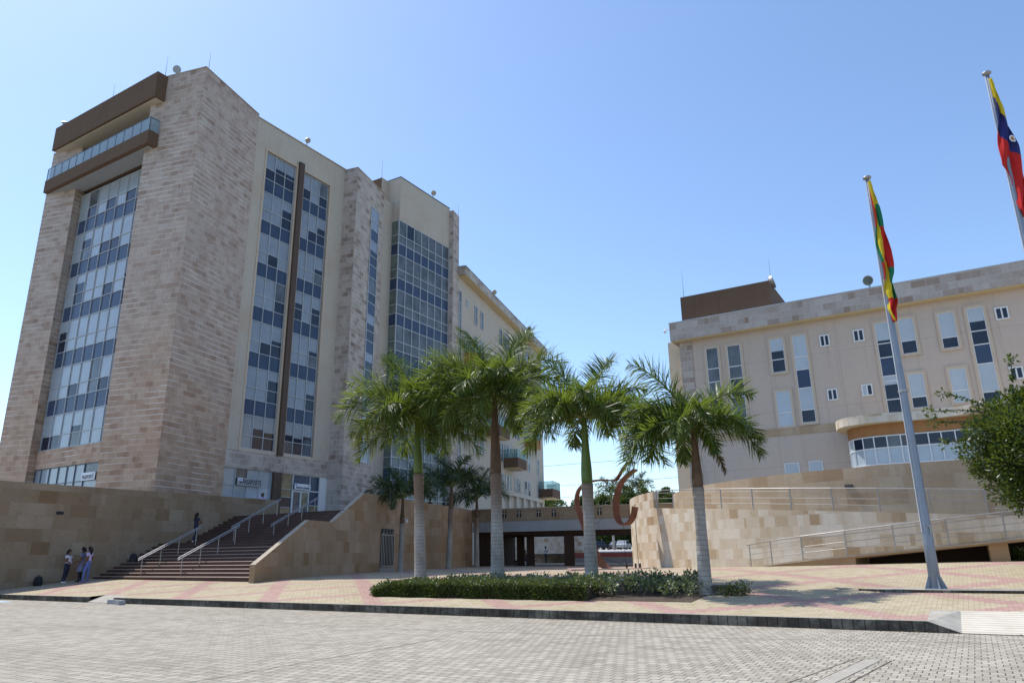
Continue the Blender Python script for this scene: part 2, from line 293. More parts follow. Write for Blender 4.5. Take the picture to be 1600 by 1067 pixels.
def glassmat(name, tint, f=0.35):
    g = NT(name); g.base(tint, 0.03, 0, 0.6)
    tr = g.n('ShaderNodeBsdfTransparent'); tr.inputs[0].default_value = (0.85, 0.93, 0.92, 1)
    mx = g.n('ShaderNodeMixShader'); mx.inputs[0].default_value = f
    g.l(tr.outputs[0], mx.inputs[1]); g.l(g.p.outputs[0], mx.inputs[2]); g.l(mx.outputs[0], g.out.inputs[0]); return g.m
M['rail_glass'] = glassmat('rail_glass', (0.38, 0.48, 0.56, 1), 0.5)
M['rail_glass_green'] = glassmat('rail_glass_green', (0.22, 0.36, 0.37, 1), 0.3)

# ------------------------------------------------------------------ mesh helpers
ORG = {}
class MB:
    def __init__(s): s.v = []; s.f = []; s.m = []; s.uv = []
    def face(s, pts, m=0, uv=None):
        i = len(s.v); s.v += [Vector(p) for p in pts]; s.f.append(tuple(range(i, i + len(pts)))); s.m.append(m); s.uv.append(uv); return s
    def box(s, x0, x1, y0, y1, z0, z1, m=0, rot=0.0, org=(0, 0)):
        c, sn = math.cos(rot), math.sin(rot)
        P = lambda x, y, z: (org[0] + c * x - sn * y, org[1] + sn * x + c * y, z)
        a = [P(x0, y0, z0), P(x1, y0, z0), P(x1, y1, z0), P(x0, y1, z0), P(x0, y0, z1), P(x1, y0, z1), P(x1, y1, z1), P(x0, y1, z1)]
        for q in ((0, 1, 5, 4), (1, 2, 6, 5), (2, 3, 7, 6), (3, 0, 4, 7), (4, 5, 6, 7), (3, 2, 1, 0)): s.face([a[k] for k in q], m)
        return s
    def prism(s, poly, z0, z1, m=0, mtop=None, zt=None):
        n = len(poly); ar = sum(poly[i][0] * poly[(i + 1) % n][1] - poly[(i + 1) % n][0] * poly[i][1] for i in range(n))
        if ar < 0: poly = poly[::-1]
        for i in range(n):
            a, b = poly[i], poly[(i + 1) % n]; s.face([(a[0], a[1], z0), (b[0], b[1], z0), (b[0], b[1], z1), (a[0], a[1], z1)], m)
        s.face([(p[0], p[1], z1) for p in poly], m if mtop is None else mtop); s.face([(p[0], p[1], z0) for p in poly[::-1]], m)
        return s
    def wall(s, pts, z0, ztop, th, m=0, mtop=None, z0s=None):
        """upright wall along a plan polyline: front face on the line (right-hand side when walking it), thickness to the left; ztop/z0s per point"""
        n = len(pts); P = [Vector((p[0], p[1], 0)) for p in pts]
        zt = ztop if isinstance(ztop, (list, tuple)) else [ztop] * n
        zb = z0s if z0s else [z0] * n
        nor = []
        for i in range(n):
            d = (P[min(i + 1, n - 1)] - P[max(i - 1, 0)]).normalized(); nor.append(Vector((-d.y, d.x, 0)))
        B = [P[i] + nor[i] * th for i in range(n)]; u = 0; mt = m if mtop is None else mtop
        for i in range(n - 1):
            L = (P[i + 1] - P[i]).length
            A = lambda q, z: (q.x, q.y, z)
            s.face([A(P[i], zb[i]), A(P[i + 1], zb[i + 1]), A(P[i + 1], zt[i + 1]), A(P[i], zt[i])], m, [(u, zb[i]), (u + L, zb[i + 1]), (u + L, zt[i + 1]), (u, zt[i])])
            s.face([A(B[i + 1], zb[i + 1]), A(B[i], zb[i]), A(B[i], zt[i]), A(B[i + 1], zt[i + 1])], m, [(u + L, zb[i + 1]), (u, zb[i]), (u, zt[i]), (u + L, zt[i + 1])])
            s.face([A(P[i], zt[i]), A(P[i + 1], zt[i + 1]), A(B[i + 1], zt[i + 1]), A(B[i], zt[i])], mt)
            u += L
        for i, fl in ((0, 0), (n - 1, 1)):
            q = [(P[i].x, P[i].y, zb[i]), (P[i].x, P[i].y, zt[i]), (B[i].x, B[i].y, zt[i]), (B[i].x, B[i].y, zb[i])]
            s.face(q if not fl else q[::-1], m)
        return s
    def tube(s, pts, r, n=8, m=0, caps=True, uvv=True):
        P = [Vector(p) for p in pts]; k = len(P); rr = r if isinstance(r, (list, tuple)) else [r] * k
        i0 = len(s.v); ref = None; vl = 0; vs = []
        for i in range(k):
            t = (P[min(i + 1, k - 1)] - P[max(i - 1, 0)]); t = t.normalized() if t.length > 1e-9 else Vector((0, 0, 1))
            if ref is None:
                ref = t.orthogonal().normalized()
                if abs(t.z) > 0.9: ref = Vector((1, 0, 0))
            a = (ref - t * ref.dot(t)).normalized(); b = t.cross(a); ref = a
            if i: vl += (P[i] - P[i - 1]).length
            vs.append(vl)
            for j in range(n):
                an = 2 * math.pi * j / n; s.v.append(P[i] + (a * math.cos(an) + b * math.sin(an)) * rr[i])
        for i in range(k - 1):
            for j in range(n):
                q = (i0 + i * n + j, i0 + i * n + (j + 1) % n, i0 + (i + 1) * n + (j + 1) % n, i0 + (i + 1) * n + j)
                c = 2 * math.pi * max(rr) / n
                s.f.append(q); s.m.append(m); s.uv.append([(j * c, vs[i]), ((j + 1) * c, vs[i]), ((j + 1) * c, vs[i + 1]), (j * c, vs[i + 1])])
        if caps:
            s.f.append(tuple(i0 + j for j in range(n))[::-1]); s.m.append(m); s.uv.append(None)
            s.f.append(tuple(i0 + (k - 1) * n + j for j in range(n))); s.m.append(m); s.uv.append(None)
        return s
    def bar(s, a, b, w, h, m=0):
        """rectangular bar between two points"""
        a, b = Vector(a), Vector(b); t = (b - a).normalized(); sd = t.cross(Vector((0, 0, 1)))
        sd = sd.normalized() if sd.length > 1e-6 else Vector((1, 0, 0)); u = sd.cross(t)
        q = [(-w / 2, -h / 2), (w / 2, -h / 2), (w / 2, h / 2), (-w / 2, h / 2)]
        A = [a + sd * i + u * j for i, j in q]; B = [b + sd * i + u * j for i, j in q]
        for i in range(4): s.face([A[i], A[(i + 1) % 4], B[(i + 1) % 4], B[i]], m)
        s.face(A[::-1], m); s.face(B, m); return s
    def ball(s, c, r, m=0, n=10, sc_=(1, 1, 1), k=6):
        i0 = len(s.v); c = Vector(c)
        for i in range(k + 1):
            th = math.pi * i / k
            for j in range(n):
                ph = 2 * math.pi * j / n
                s.v.append(c + Vector((math.sin(th) * math.cos(ph) * sc_[0], math.sin(th) * math.sin(ph) * sc_[1], math.cos(th) * sc_[2])) * r)
        for i in range(k):
            for j in range(n):
                q = (i0 + i * n + j, i0 + (i + 1) * n + j, i0 + (i + 1) * n + (j + 1) % n, i0 + i * n + (j + 1) % n)
                s.f.append(q); s.m.append(m); s.uv.append(None)
        return s
    def build(s, name, mats, parent=None, org=None, smooth=False):
        o_ = ORG[parent.name] if parent else Vector(org or (0, 0, 0))
        me = bpy.data.meshes.new(name); me.from_pydata([v - o_ for v in s.v], [], s.f)
        if not isinstance(mats, (list, tuple)): mats = [mats]
        for k in mats: me.materials.append(M[k] if isinstance(k, str) else k)
        me.polygons.foreach_set('material_index', s.m)
        ul = me.uv_layers.new(name='UVMap'); data = [0.0] * (2 * len(me.loops)); li = 0
        for fi, f in enumerate(s.f):
            uv = s.uv[fi]
            if uv is None:
                p = [s.v[k] for k in f]; nn = Vector((0, 0, 0))
                for i in range(len(p)):
                    a, b = p[i], p[(i + 1) % len(p)]; nn += Vector(((a.y - b.y) * (a.z + b.z), (a.z - b.z) * (a.x + b.x), (a.x - b.x) * (a.y + b.y)))
                if nn.length > 0: nn.normalize()
                if abs(nn.z) > 0.8: uv = [(q.x, q.y) for q in p]
                else:
                    t = Vector((-nn.y, nn.x, 0)); t = t.normalized() if t.length > 1e-6 else Vector((1, 0, 0)); uv = [(q.dot(t), q.z) for q in p]
            for a in uv: data[2 * li] = a[0]; data[2 * li + 1] = a[1]; li += 1
        ul.data.foreach_set('uv', data)
        if smooth: me.polygons.foreach_set('use_smooth', [True] * len(me.polygons))
        me.update()
        ob = bpy.data.objects.new(name, me); col.objects.link(ob)
        if parent: ob.parent = parent
        else: ob.location = o_
        ORG[ob.name] = o_; return ob
def tag(o, label, cat, group=None, kind=None):
    if label: o['label'] = label
    if cat: o['category'] = cat
    if group: o['group'] = group
    if kind: o['kind'] = kind
    return o
def thing(name, loc, label, cat, group=None):
    o = bpy.data.objects.new(name, None); o.location = loc; o.empty_display_size = 0.3; col.objects.link(o); ORG[o.name] = Vector(loc); return tag(o, label, cat, group)
def struct(o): o['kind'] = 'structure'; return o
def copy_tree(o, parent=None, loc=None):
    c = o.copy(); col.objects.link(c); c.parent = parent
    if loc is not None: c.location = loc
    for ch in list(o.children): copy_tree(ch, c)
    ORG[c.name] = Vector(c.location) if parent is None else ORG[parent.name]; return c
def D(a): return Vector((math.cos(rad(a)), math.sin(rad(a)), 0))

def text_part(s, size, org, xdir, ydir, mat, parent, width=None, name='lettering'):
    cu = bpy.data.curves.new(name, 'FONT'); cu.body = s; cu.size = size; cu.extrude = 0.004; cu.resolution_u = 3
    cu.align_x = 'CENTER'; cu.align_y = 'CENTER'; cu.offset = 0.008
    t = bpy.data.objects.new(name, cu); col.objects.link(t); dg = bpy.context.evaluated_depsgraph_get()
    me = bpy.data.meshes.new_from_object(t.evaluated_get(dg)); bpy.data.objects.remove(t, do_unlink=True)
    xs = [v.co.x for v in me.vertices]; k = (width / (max(xs) - min(xs))) if width else 1.0
    X, Y = Vector(xdir), Vector(ydir); Z = X.cross(Y); o_ = ORG[parent.name]
    for v in me.vertices: v.co = Vector(org) + X * v.co.x * k + Y * v.co.y + Z * v.co.z - o_
    me.materials.clear(); me.materials.append(M[mat]); me.update()
    ob = bpy.data.objects.new(name, me); col.objects.link(ob); ob.parent = parent; ORG[ob.name] = o_; return ob

def window(parent, name, O, ang, us, zs, pick, frame='alu', fwid=0.045, depth=0.07, mats=('pane_dark', 'pane_blind', 'pane_spandrel', 'pane_mid', 'pane_bright', 'pane_green', 'pane_interior', 'pane_blind_dim'), skip=None):
    """glazed opening: panes as one mesh and its frame as a sub-part. O plan origin, ang = direction of u; outward normal is to the right of u."""
    d = D(ang); n = Vector((d.y, -d.x, 0)); O = Vector((O[0], O[1], 0))
    P = lambda u, z, w=0: O + d * u + n * w + Vector((0, 0, z))
    g = MB(); idx = {k: i for i, k in enumerate(mats)}
    for j in range(len(zs) - 1):
        for i in range(len(us) - 1):
            r = pick(i, j)
            a, b, z0, z1 = us[i], us[i + 1], zs[j], zs[j + 1]
            if isinstance(r, tuple):
                zc = z1 - (z1 - z0) * r[1]
                g.face([P(a, z0), P(b, z0), P(b, zc), P(a, zc)], idx[r[2]]); g.face([P(a, zc), P(b, zc), P(b, z1), P(a, z1)], idx[r[0]])
            else: g.face([P(a, z0), P(b, z0), P(b, z1), P(a, z1)], idx[r])
    ob = g.build(name, list(mats), parent)
    f = MB()
    def fb(u0_, u1_, z0_, z1_, w0, w1):
        c = [P(u0_, z0_, w0), P(u1_, z0_, w0), P(u1_, z1_, w0), P(u0_, z1_, w0), P(u0_, z0_, w1), P(u1_, z0_, w1), P(u1_, z1_, w1), P(u0_, z1_, w1)]
        for q in ((4, 5, 6, 7), (0, 4, 7, 3), (1, 2, 6, 5), (3, 7, 6, 2), (0, 1, 5, 4)): f.face([c[k] for k in q])
    h = fwid / 2
    for u in us: fb(u - h, u + h, zs[0] - h, zs[-1] + h, -0.01, depth)
    for z in zs:
        for i in range(len(us) - 1): fb(us[i] + h, us[i + 1] - h, z - h, z + h, -0.01, depth - 0.012)
    f.build('window_frame', frame, ob); return ob
RB = random.Random(11)
def office_pick(rows, allblind=0.55, seed=1, bl='pane_blind'):
    """rows: per row 's' spandrel, 't' tall pane, 'k' small pane"""
    r = random.Random(seed); st = {}
    def pick(i, j):
        k = rows[j]
        if k == 's': return 'pane_spandrel'
        fl = sum(1 for q in rows[:j] if q == 's')
        if (i, fl) not in st:      # one blind per bay and storey, drawn to its own height
            x = r.random(); st[(i, fl)] = 1.0 if x < allblind else (r.uniform(0.45, 0.8) if x < 0.95 else 0.0)
        b = st[(i, fl)]
        if k == 't': return bl if b >= 1 else ('pane_mid' if b == 0 else (bl, b, 'pane_dark'))
        return (bl if r.random() < 0.82 else 'pane_dark') if b >= 1 else ('pane_dark' if r.random() < 0.8 else 'pane_mid')
    return pick

# ------------------------------------------------------------------ ground
def interp(t, P):
    if t <= P[0][0]: return P[0][1]
    for (a, b), (c, d) in zip(P, P[1:]):
        if t <= c: return b + (d - b) * (t - a) / (c - a)
    return P[-1][1]
def GZ(x, y):
    z = interp(y, [(16.9, 0.2), (18.5, 0.30), (20.5, 0.44), (22.5, 0.58), (27, 0.65), (45, 0.66), (140, 0.68)])
    z += interp(x, [(-21, 0), (-15, 0.17), (-10, 0.25), (-6, 0.36), (0, 0.47), (6, 0.5)]) * min(1, max(0, (y - 22.2) / 7))
    k = min(1, max(0, (-x - 26) / 13)) * min(1, max(0, (y - 17.5) / 4)); z += 0.085 * k
    return z
KY = 16.85
g = MB().face([(-3000, -3000, -0.06), (3000, -3000, -0.06), (3000, 3000, -0.06), (-3000, 3000, -0.06)])
struct(g.build('ground', 'ground'))
g = MB().face([(-120, -60, 0), (80, -60, 0), (80, KY + 0.3, 0), (-120, KY + 0.3, 0)]); struct(g.build('road', 'road'))
def grid_mesh(xs, ys, zf, mat, name):
    b = MB()
    for i in range(len(xs) - 1):
        for j in range(len(ys) - 1):
            q = [(xs[i], ys[j]), (xs[i + 1], ys[j]), (xs[i + 1], ys[j + 1]), (xs[i], ys[j + 1])]
            b.face([(x, y, zf(x, y)) for x, y in q])
    return b.build(name, mat)
RX0, RX1 = -0.45, 9.0          # dropped kerb at the right
LX0, LX1 = -29.7, -27.9       # dropped kerb at the left
def PZ(x, y):
    return GZ(x, y)
xs = [-70, -60, -50, -44, -41, -39, -36, -33, LX0, LX1, -26, -22, -19, -16, -13, -10, -7, -4, -2.4, RX0 - 0.55, RX0, 0, 3, 6, RX1, 14, 24, 40]
ys = [KY + 0.14, 17.6, 18.5, 19.5, 20.5, 21.5, 22.2, 23.5, 25, 27, 28.2, 29.2, 31, 36, 45, 60, 80, 105]
b = MB()
for i in range(len(xs) - 1):
    for j in range(len(ys) - 1):
        if j < 2 and (xs[i] >= RX0 - .56 and xs[i + 1] <= RX1 + .01): continue
        if j < 1 and (xs[i] >= LX0 - .01 and xs[i + 1] <= LX1 + .01): continue
        b.face([(x, y, PZ(x, y)) for x, y in ((xs[i], ys[j]), (xs[i + 1], ys[j]), (xs[i + 1], ys[j + 1]), (xs[i], ys[j + 1]))])
struct(b.build('plaza_pavement', 'plaza'))
# kerb line, with two dropped crossings
b = MB()
def kerb(x0, x1, tl=None, tr=None):
    zt = 0.205
    a, c = x0, x1
    b.box(a, c, KY, KY + 0.15, -0.05, zt)
for x0, x1 in ((-75, LX0), (LX1, RX0 - 0.55), (RX1, 45)): kerb(x0, x1)
for (x0, x1) in ((LX0, LX0 + 0.5), (LX1 - 0.35, LX1), ):
    pass
b.face([(RX0 - 0.55, KY, -0.02), (RX0 + 0.0, KY, 0.01), (RX0 - 0.55, KY, 0.205)])
b.face([(RX0 - 0.55, KY, 0.205), (RX0, KY, 0.012), (RX0, 18.5, GZ(RX0, 18.5)), (RX0 - 0.55, 18.5, GZ(RX0, 18.5))])
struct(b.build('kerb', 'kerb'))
b = MB().face([(RX0, KY, 0.012), (RX1, KY, 0.012), (RX1, 18.5, GZ(0, 18.5)), (RX0, 18.5, GZ(0, 18.5))])
struct(b.build('kerb_ramp', 'ramp_tiles'))
b = MB().face([(LX0, KY + 0.0, 0.012), (LX1, KY + 0.0, 0.012), (LX1, 17.6, GZ(-29, 17.6)), (LX0, 17.6, GZ(-29, 17.6))])
struct(b.build('kerb_ramp', 'line_concrete'))
# concrete bands set in the road pavers and faded blue paint
b = MB()
def strip(x0, y0, x1, y1, wd, z=0.004):
    d = Vector((x1 - x0, y1 - y0, 0)).normalized(); n = Vector((-d.y, d.x, 0)) * wd / 2
    b.face([(x0 - n.x, y0 - n.y, z), (x1 - n.x, y1 - n.y, z), (x1 + n.x, y1 + n.y, z), (x0 + n.x, y0 + n.y, z)])
for (a, c), (d, e) in zip([(-17.4, 13.26), (-9.8, 13.4), (-5.7, 13.98), (-0.46, 15.3), (6, 16.3)], [(-9.8, 13.4), (-5.7, 13.98), (-0.46, 15.3), (6, 16.3), (12, 16.6)]): strip(a, c, d, e, 0.07)
strip(-1.9, 9.0, -1.5, 12.4, 0.2, 0.006)
struct(b.build('road_bands', 'line_concrete'))
b = MB(); strip(-2.3, 9.0, -1.74, 12.4, 0.014, 0.007); strip(-1.65, 9.0, -1.26, 12.4, 0.014, 0.007); strip(-2.01, 9.0, -1.61, 12.4, 0.012, 0.008); strip(-8.85, 6.4, -9.0, 12.0, 0.018, 0.008)
struct(b.build('road_joints', 'soil'))
b = MB()
for (x, y, l, wd) in ((-38.5, 15.6, 3.0, 0.45), (-34.8, 15.7, 1.8, 0.55), (-36.8, 15.0, 2.0, 0.3)):
    pts = [(x + l * math.cos(a) * (0.8 + 0.25 * random.random()), y + wd * math.sin(a) * (0.7 + 0.4 * random.random()), 0.004 + 0.001 * wd) for a in [2 * math.pi * k / 14 for k in range(14)]]
    b.face(pts)
struct(b.build('faded_road_paint', 'chalk_blue'))
# broken kerb stones lying beside the left crossing
for k, (x, y, a, l) in enumerate(((-27.5, 16.64, 0.15, 0.42), (-26.7, 16.4, -0.25, 0.46))):
    b = MB().box(-l / 2, l / 2, -0.11, 0.11, 0.0, 0.15, rot=a, org=(x, y))
    o = b.build('kerb_block', 'concrete', org=(x, y, 0)); bv = o.modifiers.new('bevel', 'BEVEL'); bv.width = 0.035; bv.segments = 2
    tag(o, ('loose grey kerb block lying in the gutter right by the dropped kerb', 'loose grey kerb block lying farther out on the road pavers')[k], 'kerb block', 'loose kerb blocks by the dropped kerb')

# ------------------------------------------------------------------ the tower
TA = 14.4
TW = thing('office_tower', (-50, 30, 0.6), 'tall stone clad office tower with glass strips and a top balcony', 'building')
C0 = Vector((-42.12, 27.08, 0)); L0 = Vector((-46.57, 25.94, 0)); R1_ = Vector((-43.68, 33.15, 0))
TB = 4.13     # terrace level
core = MB()
core.prism([(-60, 29.2), (-44.0, 29.2), (-44.0, 60), (-60, 62)], 0.6, 35.3, 0, 1)
core.build('wall', ['stucco_cream', 'roofing'], TW)
core = MB().prism([(-58, 27.35), (-46.2, 27.35), (-46.2, 29.18), (-58, 29.18)], 0.6, 29.85, 0); core.build('wall', 'stucco_cream', TW)
b = MB().prism([tuple(L0.xy), tuple(C0.xy), tuple(R1_.xy), tuple((L0 + R1_ - C0).xy)], 0.7, 35.86); b.build('stone_block', 'tower_stone', TW)
b = MB().prism([tuple((L0 + D(TA + 90) * .02 + Vector((-.04, -.03, 0))).xy), tuple((C0 + Vector((.05, -.04, 0))).xy), tuple((R1_ + Vector((.05, 0, 0))).xy), tuple((L0 + R1_ - C0).xy)], 35.865, 35.93); b.build('coping', 'coping', TW)
PR = Vector((-56.4, 26.42, 0)); PL = PR - D(TA) * 3.0
b = MB().prism([tuple(PL.xy), tuple(PR.xy), tuple((PR + D(TA + 90) * 3).xy), tuple((PL + D(TA + 90) * 3).xy)], 0.7, 33.66); b.build('stone_pier', 'tower_stone', TW)
# glass front between the two stone masses
YG = 27.1
us = [-56.62, -56.374, -55.246, -53.93, -52.65, -51.354, -50.11, -48.79, -47.4, -46.8]
zs = [9.19]; rows = []
zs = [9.19, 10.16]; rows = ['k']
zs += [11.65]; rows += ['t']
for k in range(5):
    z = 11.65 + 3.6 * k; zs += [z + 1.2]; rows += ['s']; zs += [z + 2.1]; rows += ['k']; zs += [z + 3.6 if k < 4 else 29.55]; rows += ['t']
window(TW, 'window', (0, YG), 0, us, zs, office_pick(rows, 0.84, 5))
b = MB().box(-56.5, -46.8, YG - 0.12, YG + 0.2, 7.86, 9.14); b.build('stone_band', 'tower_stone', TW)
window(TW, 'window', (0, YG + 0.02), 0, [-56.5, -55.7, -54.62, -53.48, -52.36, -51.34, -50.19, -48.5, -46.8], [TB, 6.7, 7.84], lambda i, j: ['pane_blind', 'pane_blind', 'pane_blind', 'pane_blind', 'pane_blind', 'pane_blind', 'pane_mid', 'pane_mid'][i] if j else 'pane_blind', 'alu_dark')
# balcony and brown roof fascia
bal = MB().box(-59.3, -45.46, 25.42, 27.34, 29.95, 31.0).build('balcony', 'brown_paint', TW)
MB().box(-59.0, -45.8, 25.75, 27.0, 29.9, 29.95).build('balcony_soffit', 'concrete', bal)
rg = MB()
for k in range(13):
    a = -59.22 + 13.7 / 13 * k; rg.box(a + 0.02, a + 13.7 / 13 - 0.02, 25.47, 25.49, 31.04, 32.03)
rg.box(-45.55, -45.53, 25.55, 26.25, 31.04, 32.03); rg.build('glass_panel', 'rail_glass', bal)
rr_ = MB().box(-59.24, -45.5, 25.46, 25.50, 32.03, 32.08).box(-45.57, -45.51, 25.5, 26.25, 32.03, 32.08)
for k in range(14):
    a = -59.22 + 13.7 / 13 * k; rr_.box(a - 0.015, a + 0.015, 25.45, 25.51, 31.0, 32.03)
rr_.build('handrail', 'alu_dark', bal)
MB().box(-59.15, -45.36, 25.42, 29.19, 33.72, 35.8).build('roof_fascia', 'brown_paint', TW)
MB().box(-59.0, -45.5, 25.6, 29.1, 33.66, 33.719).build('soffit', 'stucco_pale', TW)
MB().box(-58.5, -46.5, 29.0, 29.19, 30.0, 33.65).build('balcony_wall', 'stucco_pale', TW)
window(TW, 'window', (0, 28.98), 0, [-57.5, -56, -54.5, -53, -51.5, -50, -48.5], [31.05, 33.2], lambda i, j: 'pane_mid', 'alu_dark')
# long side wall with two glass strips and a brown fin
XS = -43.7
sw = MB()
for y0, y1, z0, z1 in ((33.0, 34.25, 9.0, 35.62), (34.25, 42.95, 33.25, 35.62), (41.25, 42.95, 9.0, 33.25), (37.42, 38.2, 9.0, 33.25)):
    sw.box(XS - 0.3, XS, y0, y1, z0, z1)
sw.build('wall', 'stucco_cream', TW)
MB().box(XS - 0.4, XS + 0.07, 32.9, 43.0, 35.62, 35.7).build('coping', 'coping', TW)
zs2 = [9.25, 10.17, 11.67]; rows2 = ['k', 't']
for k in range(6):
    z = 11.67 + 3.6 * k; zs2 += [z + 1.18, z + 2.1, z + 3.6 if k < 5 else 33.14]; rows2 += ['s', 'k', 't']
window(TW, 'window', (XS - 0.16, 0), 90, [34.33, 35.32, 36.33, 37.36], zs2, office_pick(rows2, 0.52, 21, 'pane_blind_dim'), 'alu')
window(TW, 'window', (XS - 0.16, 0), 90, [38.27, 39.2, 40.17, 41.13], zs2, office_pick(rows2, 0.52, 34, 'pane_blind_dim'), 'alu')
fr = MB()
for a, c in ((34.12, 37.55), (38.1, 41.4)):
    fr.box(XS - 0.1, XS + 0.05, a, a + 0.16, 9.0, 33.4).box(XS - 0.1, XS + 0.05, c - 0.16, c, 9.0, 33.4).box(XS - 0.1, XS + 0.047, a + 0.16, c - 0.16, 33.2, 33.4).box(XS - 0.2, XS + 0.047, a + 0.16, c - 0.16, 8.98, 9.2)
fr.build('window_surround', 'stucco_trim', TW)
MB().box(XS - 0.2, XS + 0.22, 37.57, 38.08, 9.02, 33.75).build('fin', 'bar_brown', TW)
MB().box(XS - 0.3, XS + 0.03, 32.9, 43.3, 7.76, 8.98).build('stone_band', 'tower_stone_worn', TW)
# street-level shopfronts on the terrace
MB().box(XS - 0.2, XS + 0.16, 37.4, 38.2, TB, 7.75).build('fin', 'bar_brown', TW)
MB().box(XS - 0.3, XS - 0.02, 42.25, 43.3, TB, 7.75).build('wall', 'white_frame', TW)
window(TW, 'window', (XS - 0.12, 0), 90, [33.1, 34.15, 35.2, 36.28, 37.38], [TB, 6.58, 7.74], lambda i, j: 'pane_bright' if (j == 0 and i > 1) else ('pane_blind' if j == 0 or i in (0, 3) else ('pane_mid' if i == 1 else 'pane_blind')), 'alu')
def lobby(i, j):
    if j == 0: return 'pane_interior' if i in (0,) else ('pane_dark' if i == 3 else 'pane_mid')
    return 'pane_interior' if i == 0 else 'pane_spandrel'
window(TW, 'window', (XS - 0.12, 0), 90, [38.22, 39.42], [TB, 5.25, 6.0, 6.6, 7.74], lambda i, j: ('pane_interior', 'pane_dark', 'pane_interior', 'pane_interior')[j], 'alu')
window(TW, 'window', (XS - 0.12, 0), 90, [39.48, 41.2, 42.22], [6.6, 7.74], lambda i, j: 'pane_spandrel', 'white_frame')
window(TW, 'window', (XS - 0.12, 0), 90, [41.2, 42.22], [TB, 5.5, 6.56], lambda i, j: ('pane_interior', 'pane_spandrel')[j], 'white_frame')
dr = window(TW, 'glass_door', (XS - 0.12, 0), 90, [39.5, 40.34, 41.16], [TB + 0.02, 6.5], lambda i, j: ('pane_interior', 0.55, 'pane_mid')[::1] if i else 'pane_mid', 'white_frame', 0.12)
# signs
def sign(name, label, cx, half, z0, z1, mat, side, lines, extra=None):
    if side == 'S':
        X = XS + 0.05; base = (X, cx, z0); s = thing(name, base, label, 'sign', None)
        MB().box(X, X + 0.05, cx - half, cx + half, z0, z1).build('board', mat, s); xd, yd = (0, 1, 0), (0, 0, 1); org = lambda u, z: (X + 0.053, cx + u, z)
    else:
        Y = YG - 0.14; base = (cx, Y, z0); s = thing(name, base, label, 'sign', None)
        MB().box(cx - half, cx + half, Y, Y + 0.05, z0, z1).build('board', mat, s); xd, yd = (1, 0, 0), (0, 0, 1); org = lambda u, z: (cx + u, Y - 0.003, z)
    for (t, size, u, z, wd, mt) in lines: text_part(t, size, org(u, z), xd, yd, mt, s, wd)
    if extra: extra(s, org)
    return s
def arrow(s, org):
    p = org(-0.84, 6.75); X = p[0] + 0.006
    q = MB().face([(X, 34.40, 6.77), (X, 34.55, 6.69), (X, 34.55, 6.74), (X, 34.72, 6.74), (X, 34.72, 6.80), (X, 34.55, 6.80), (X, 34.55, 6.85)]); q.build('arrow', 'ink', s)
    MB().box(XS + 0.103, XS + 0.106, 34.3, 34.68, 6.88, 7.08).build('emblem_panel', 'white_paint', s)
    MB().box(XS + 0.107, XS + 0.11, 34.38, 34.6, 6.93, 7.02).build('emblem', 'blue_ink', s)
sign('wall_sign', 'long grey PASAPORTE sign with an arrow on the glass left of the brown fin', 35.32, 1.06, 6.57, 7.1, 'sign_grey', 'S', [('PASAPORTE', 0.50, 0.2, 6.82, 1.62, 'ink')], arrow)
def logo(s, org):
    MB().box(XS + 0.103, XS + 0.107, 39.6, 39.78, 6.9, 7.02).build('emblem', 'blue_ink', s); MB().box(XS + 0.103, XS + 0.107, 40.85, 41.05, 6.95, 7.0).build('emblem', 'ink', s)
sign('wall_sign', 'small white sign board above the double glass doors', 40.34, 0.8, 6.62, 7.07, 'white_paint', 'S', [('ATENCIÓN AL CIUDADANO', 0.2, 0.0, 6.76, 1.4, 'ink')], logo)
def logo2(s, org): MB().box(-48.95, -48.75, YG - 0.145, YG - 0.141, 7.1, 7.16).build('emblem', 'blue_ink', s)
sign('wall_sign', 'white PASAPORTE sign on the ground floor glass behind the terrace wall', -49.43, 0.8, 6.7, 7.22, 'white_paint', 'G', [('PASAPORTE', 0.36, 0.0, 6.9, 1.35, 'ink')], logo2)
# second stone mass with a slit window
J = Vector((-43.7, 42.95, 0)); C2 = Vector((-42.37, 43.24, 0)); E2 = Vector((-43.68, 48.36, 0))
MB().prism([tuple(J.xy), tuple(C2.xy), tuple(E2.xy), (-45.2, 48.0), (-45.2, 43)], 0.7, 35.55).build('stone_block', 'tower_stone_worn', TW)
MB().prism([(J.x - .2, J.y - .05), (C2.x + .05, C2.y - .05), (E2.x + .05, E2.y + .02), (-45.25, 48.05), (-45.25, 43)], 35.555, 35.62).build('coping', 'coping', TW)
zs3 = [9.3, 10.17, 11.67]; rows3 = ['k', 't']
for k in range(6):
    z = 11.67 + 3.6 * k; zs3 += [z + 1.18, z + 2.1, z + 3.6 if k < 5 else 33.05]; rows3 += ['s', 'k', 't']
a2 = 90 + TA; nd = Vector((D(a2).y, -D(a2).x, 0)); so_ = C2 + nd * 0.03
window(TW, 'window', (so_.x, so_.y), a2, [2.78, 4.22], zs3, office_pick(rows3, 0.4, 3, 'pane_blind_dim'), 'alu', 0.07, 0.05)
MB().box(-46, -44.3, 48.0, 50.0, 0.7, 33.6).build('wall', 'stucco_cream', TW)
MB().box(-46, -44.12, 48.0, 50.0, 33.6, 33.8).build('ledge', 'stucco_soffit', TW)
rh = MB().box(-52, -44.6, 48.9, 52.6, 35.3, 37.9); rh.m[3] = 1; rh.m[0] = 1
rh.build('roof_room', ['stucco_cream', 'brown_paint'], TW)
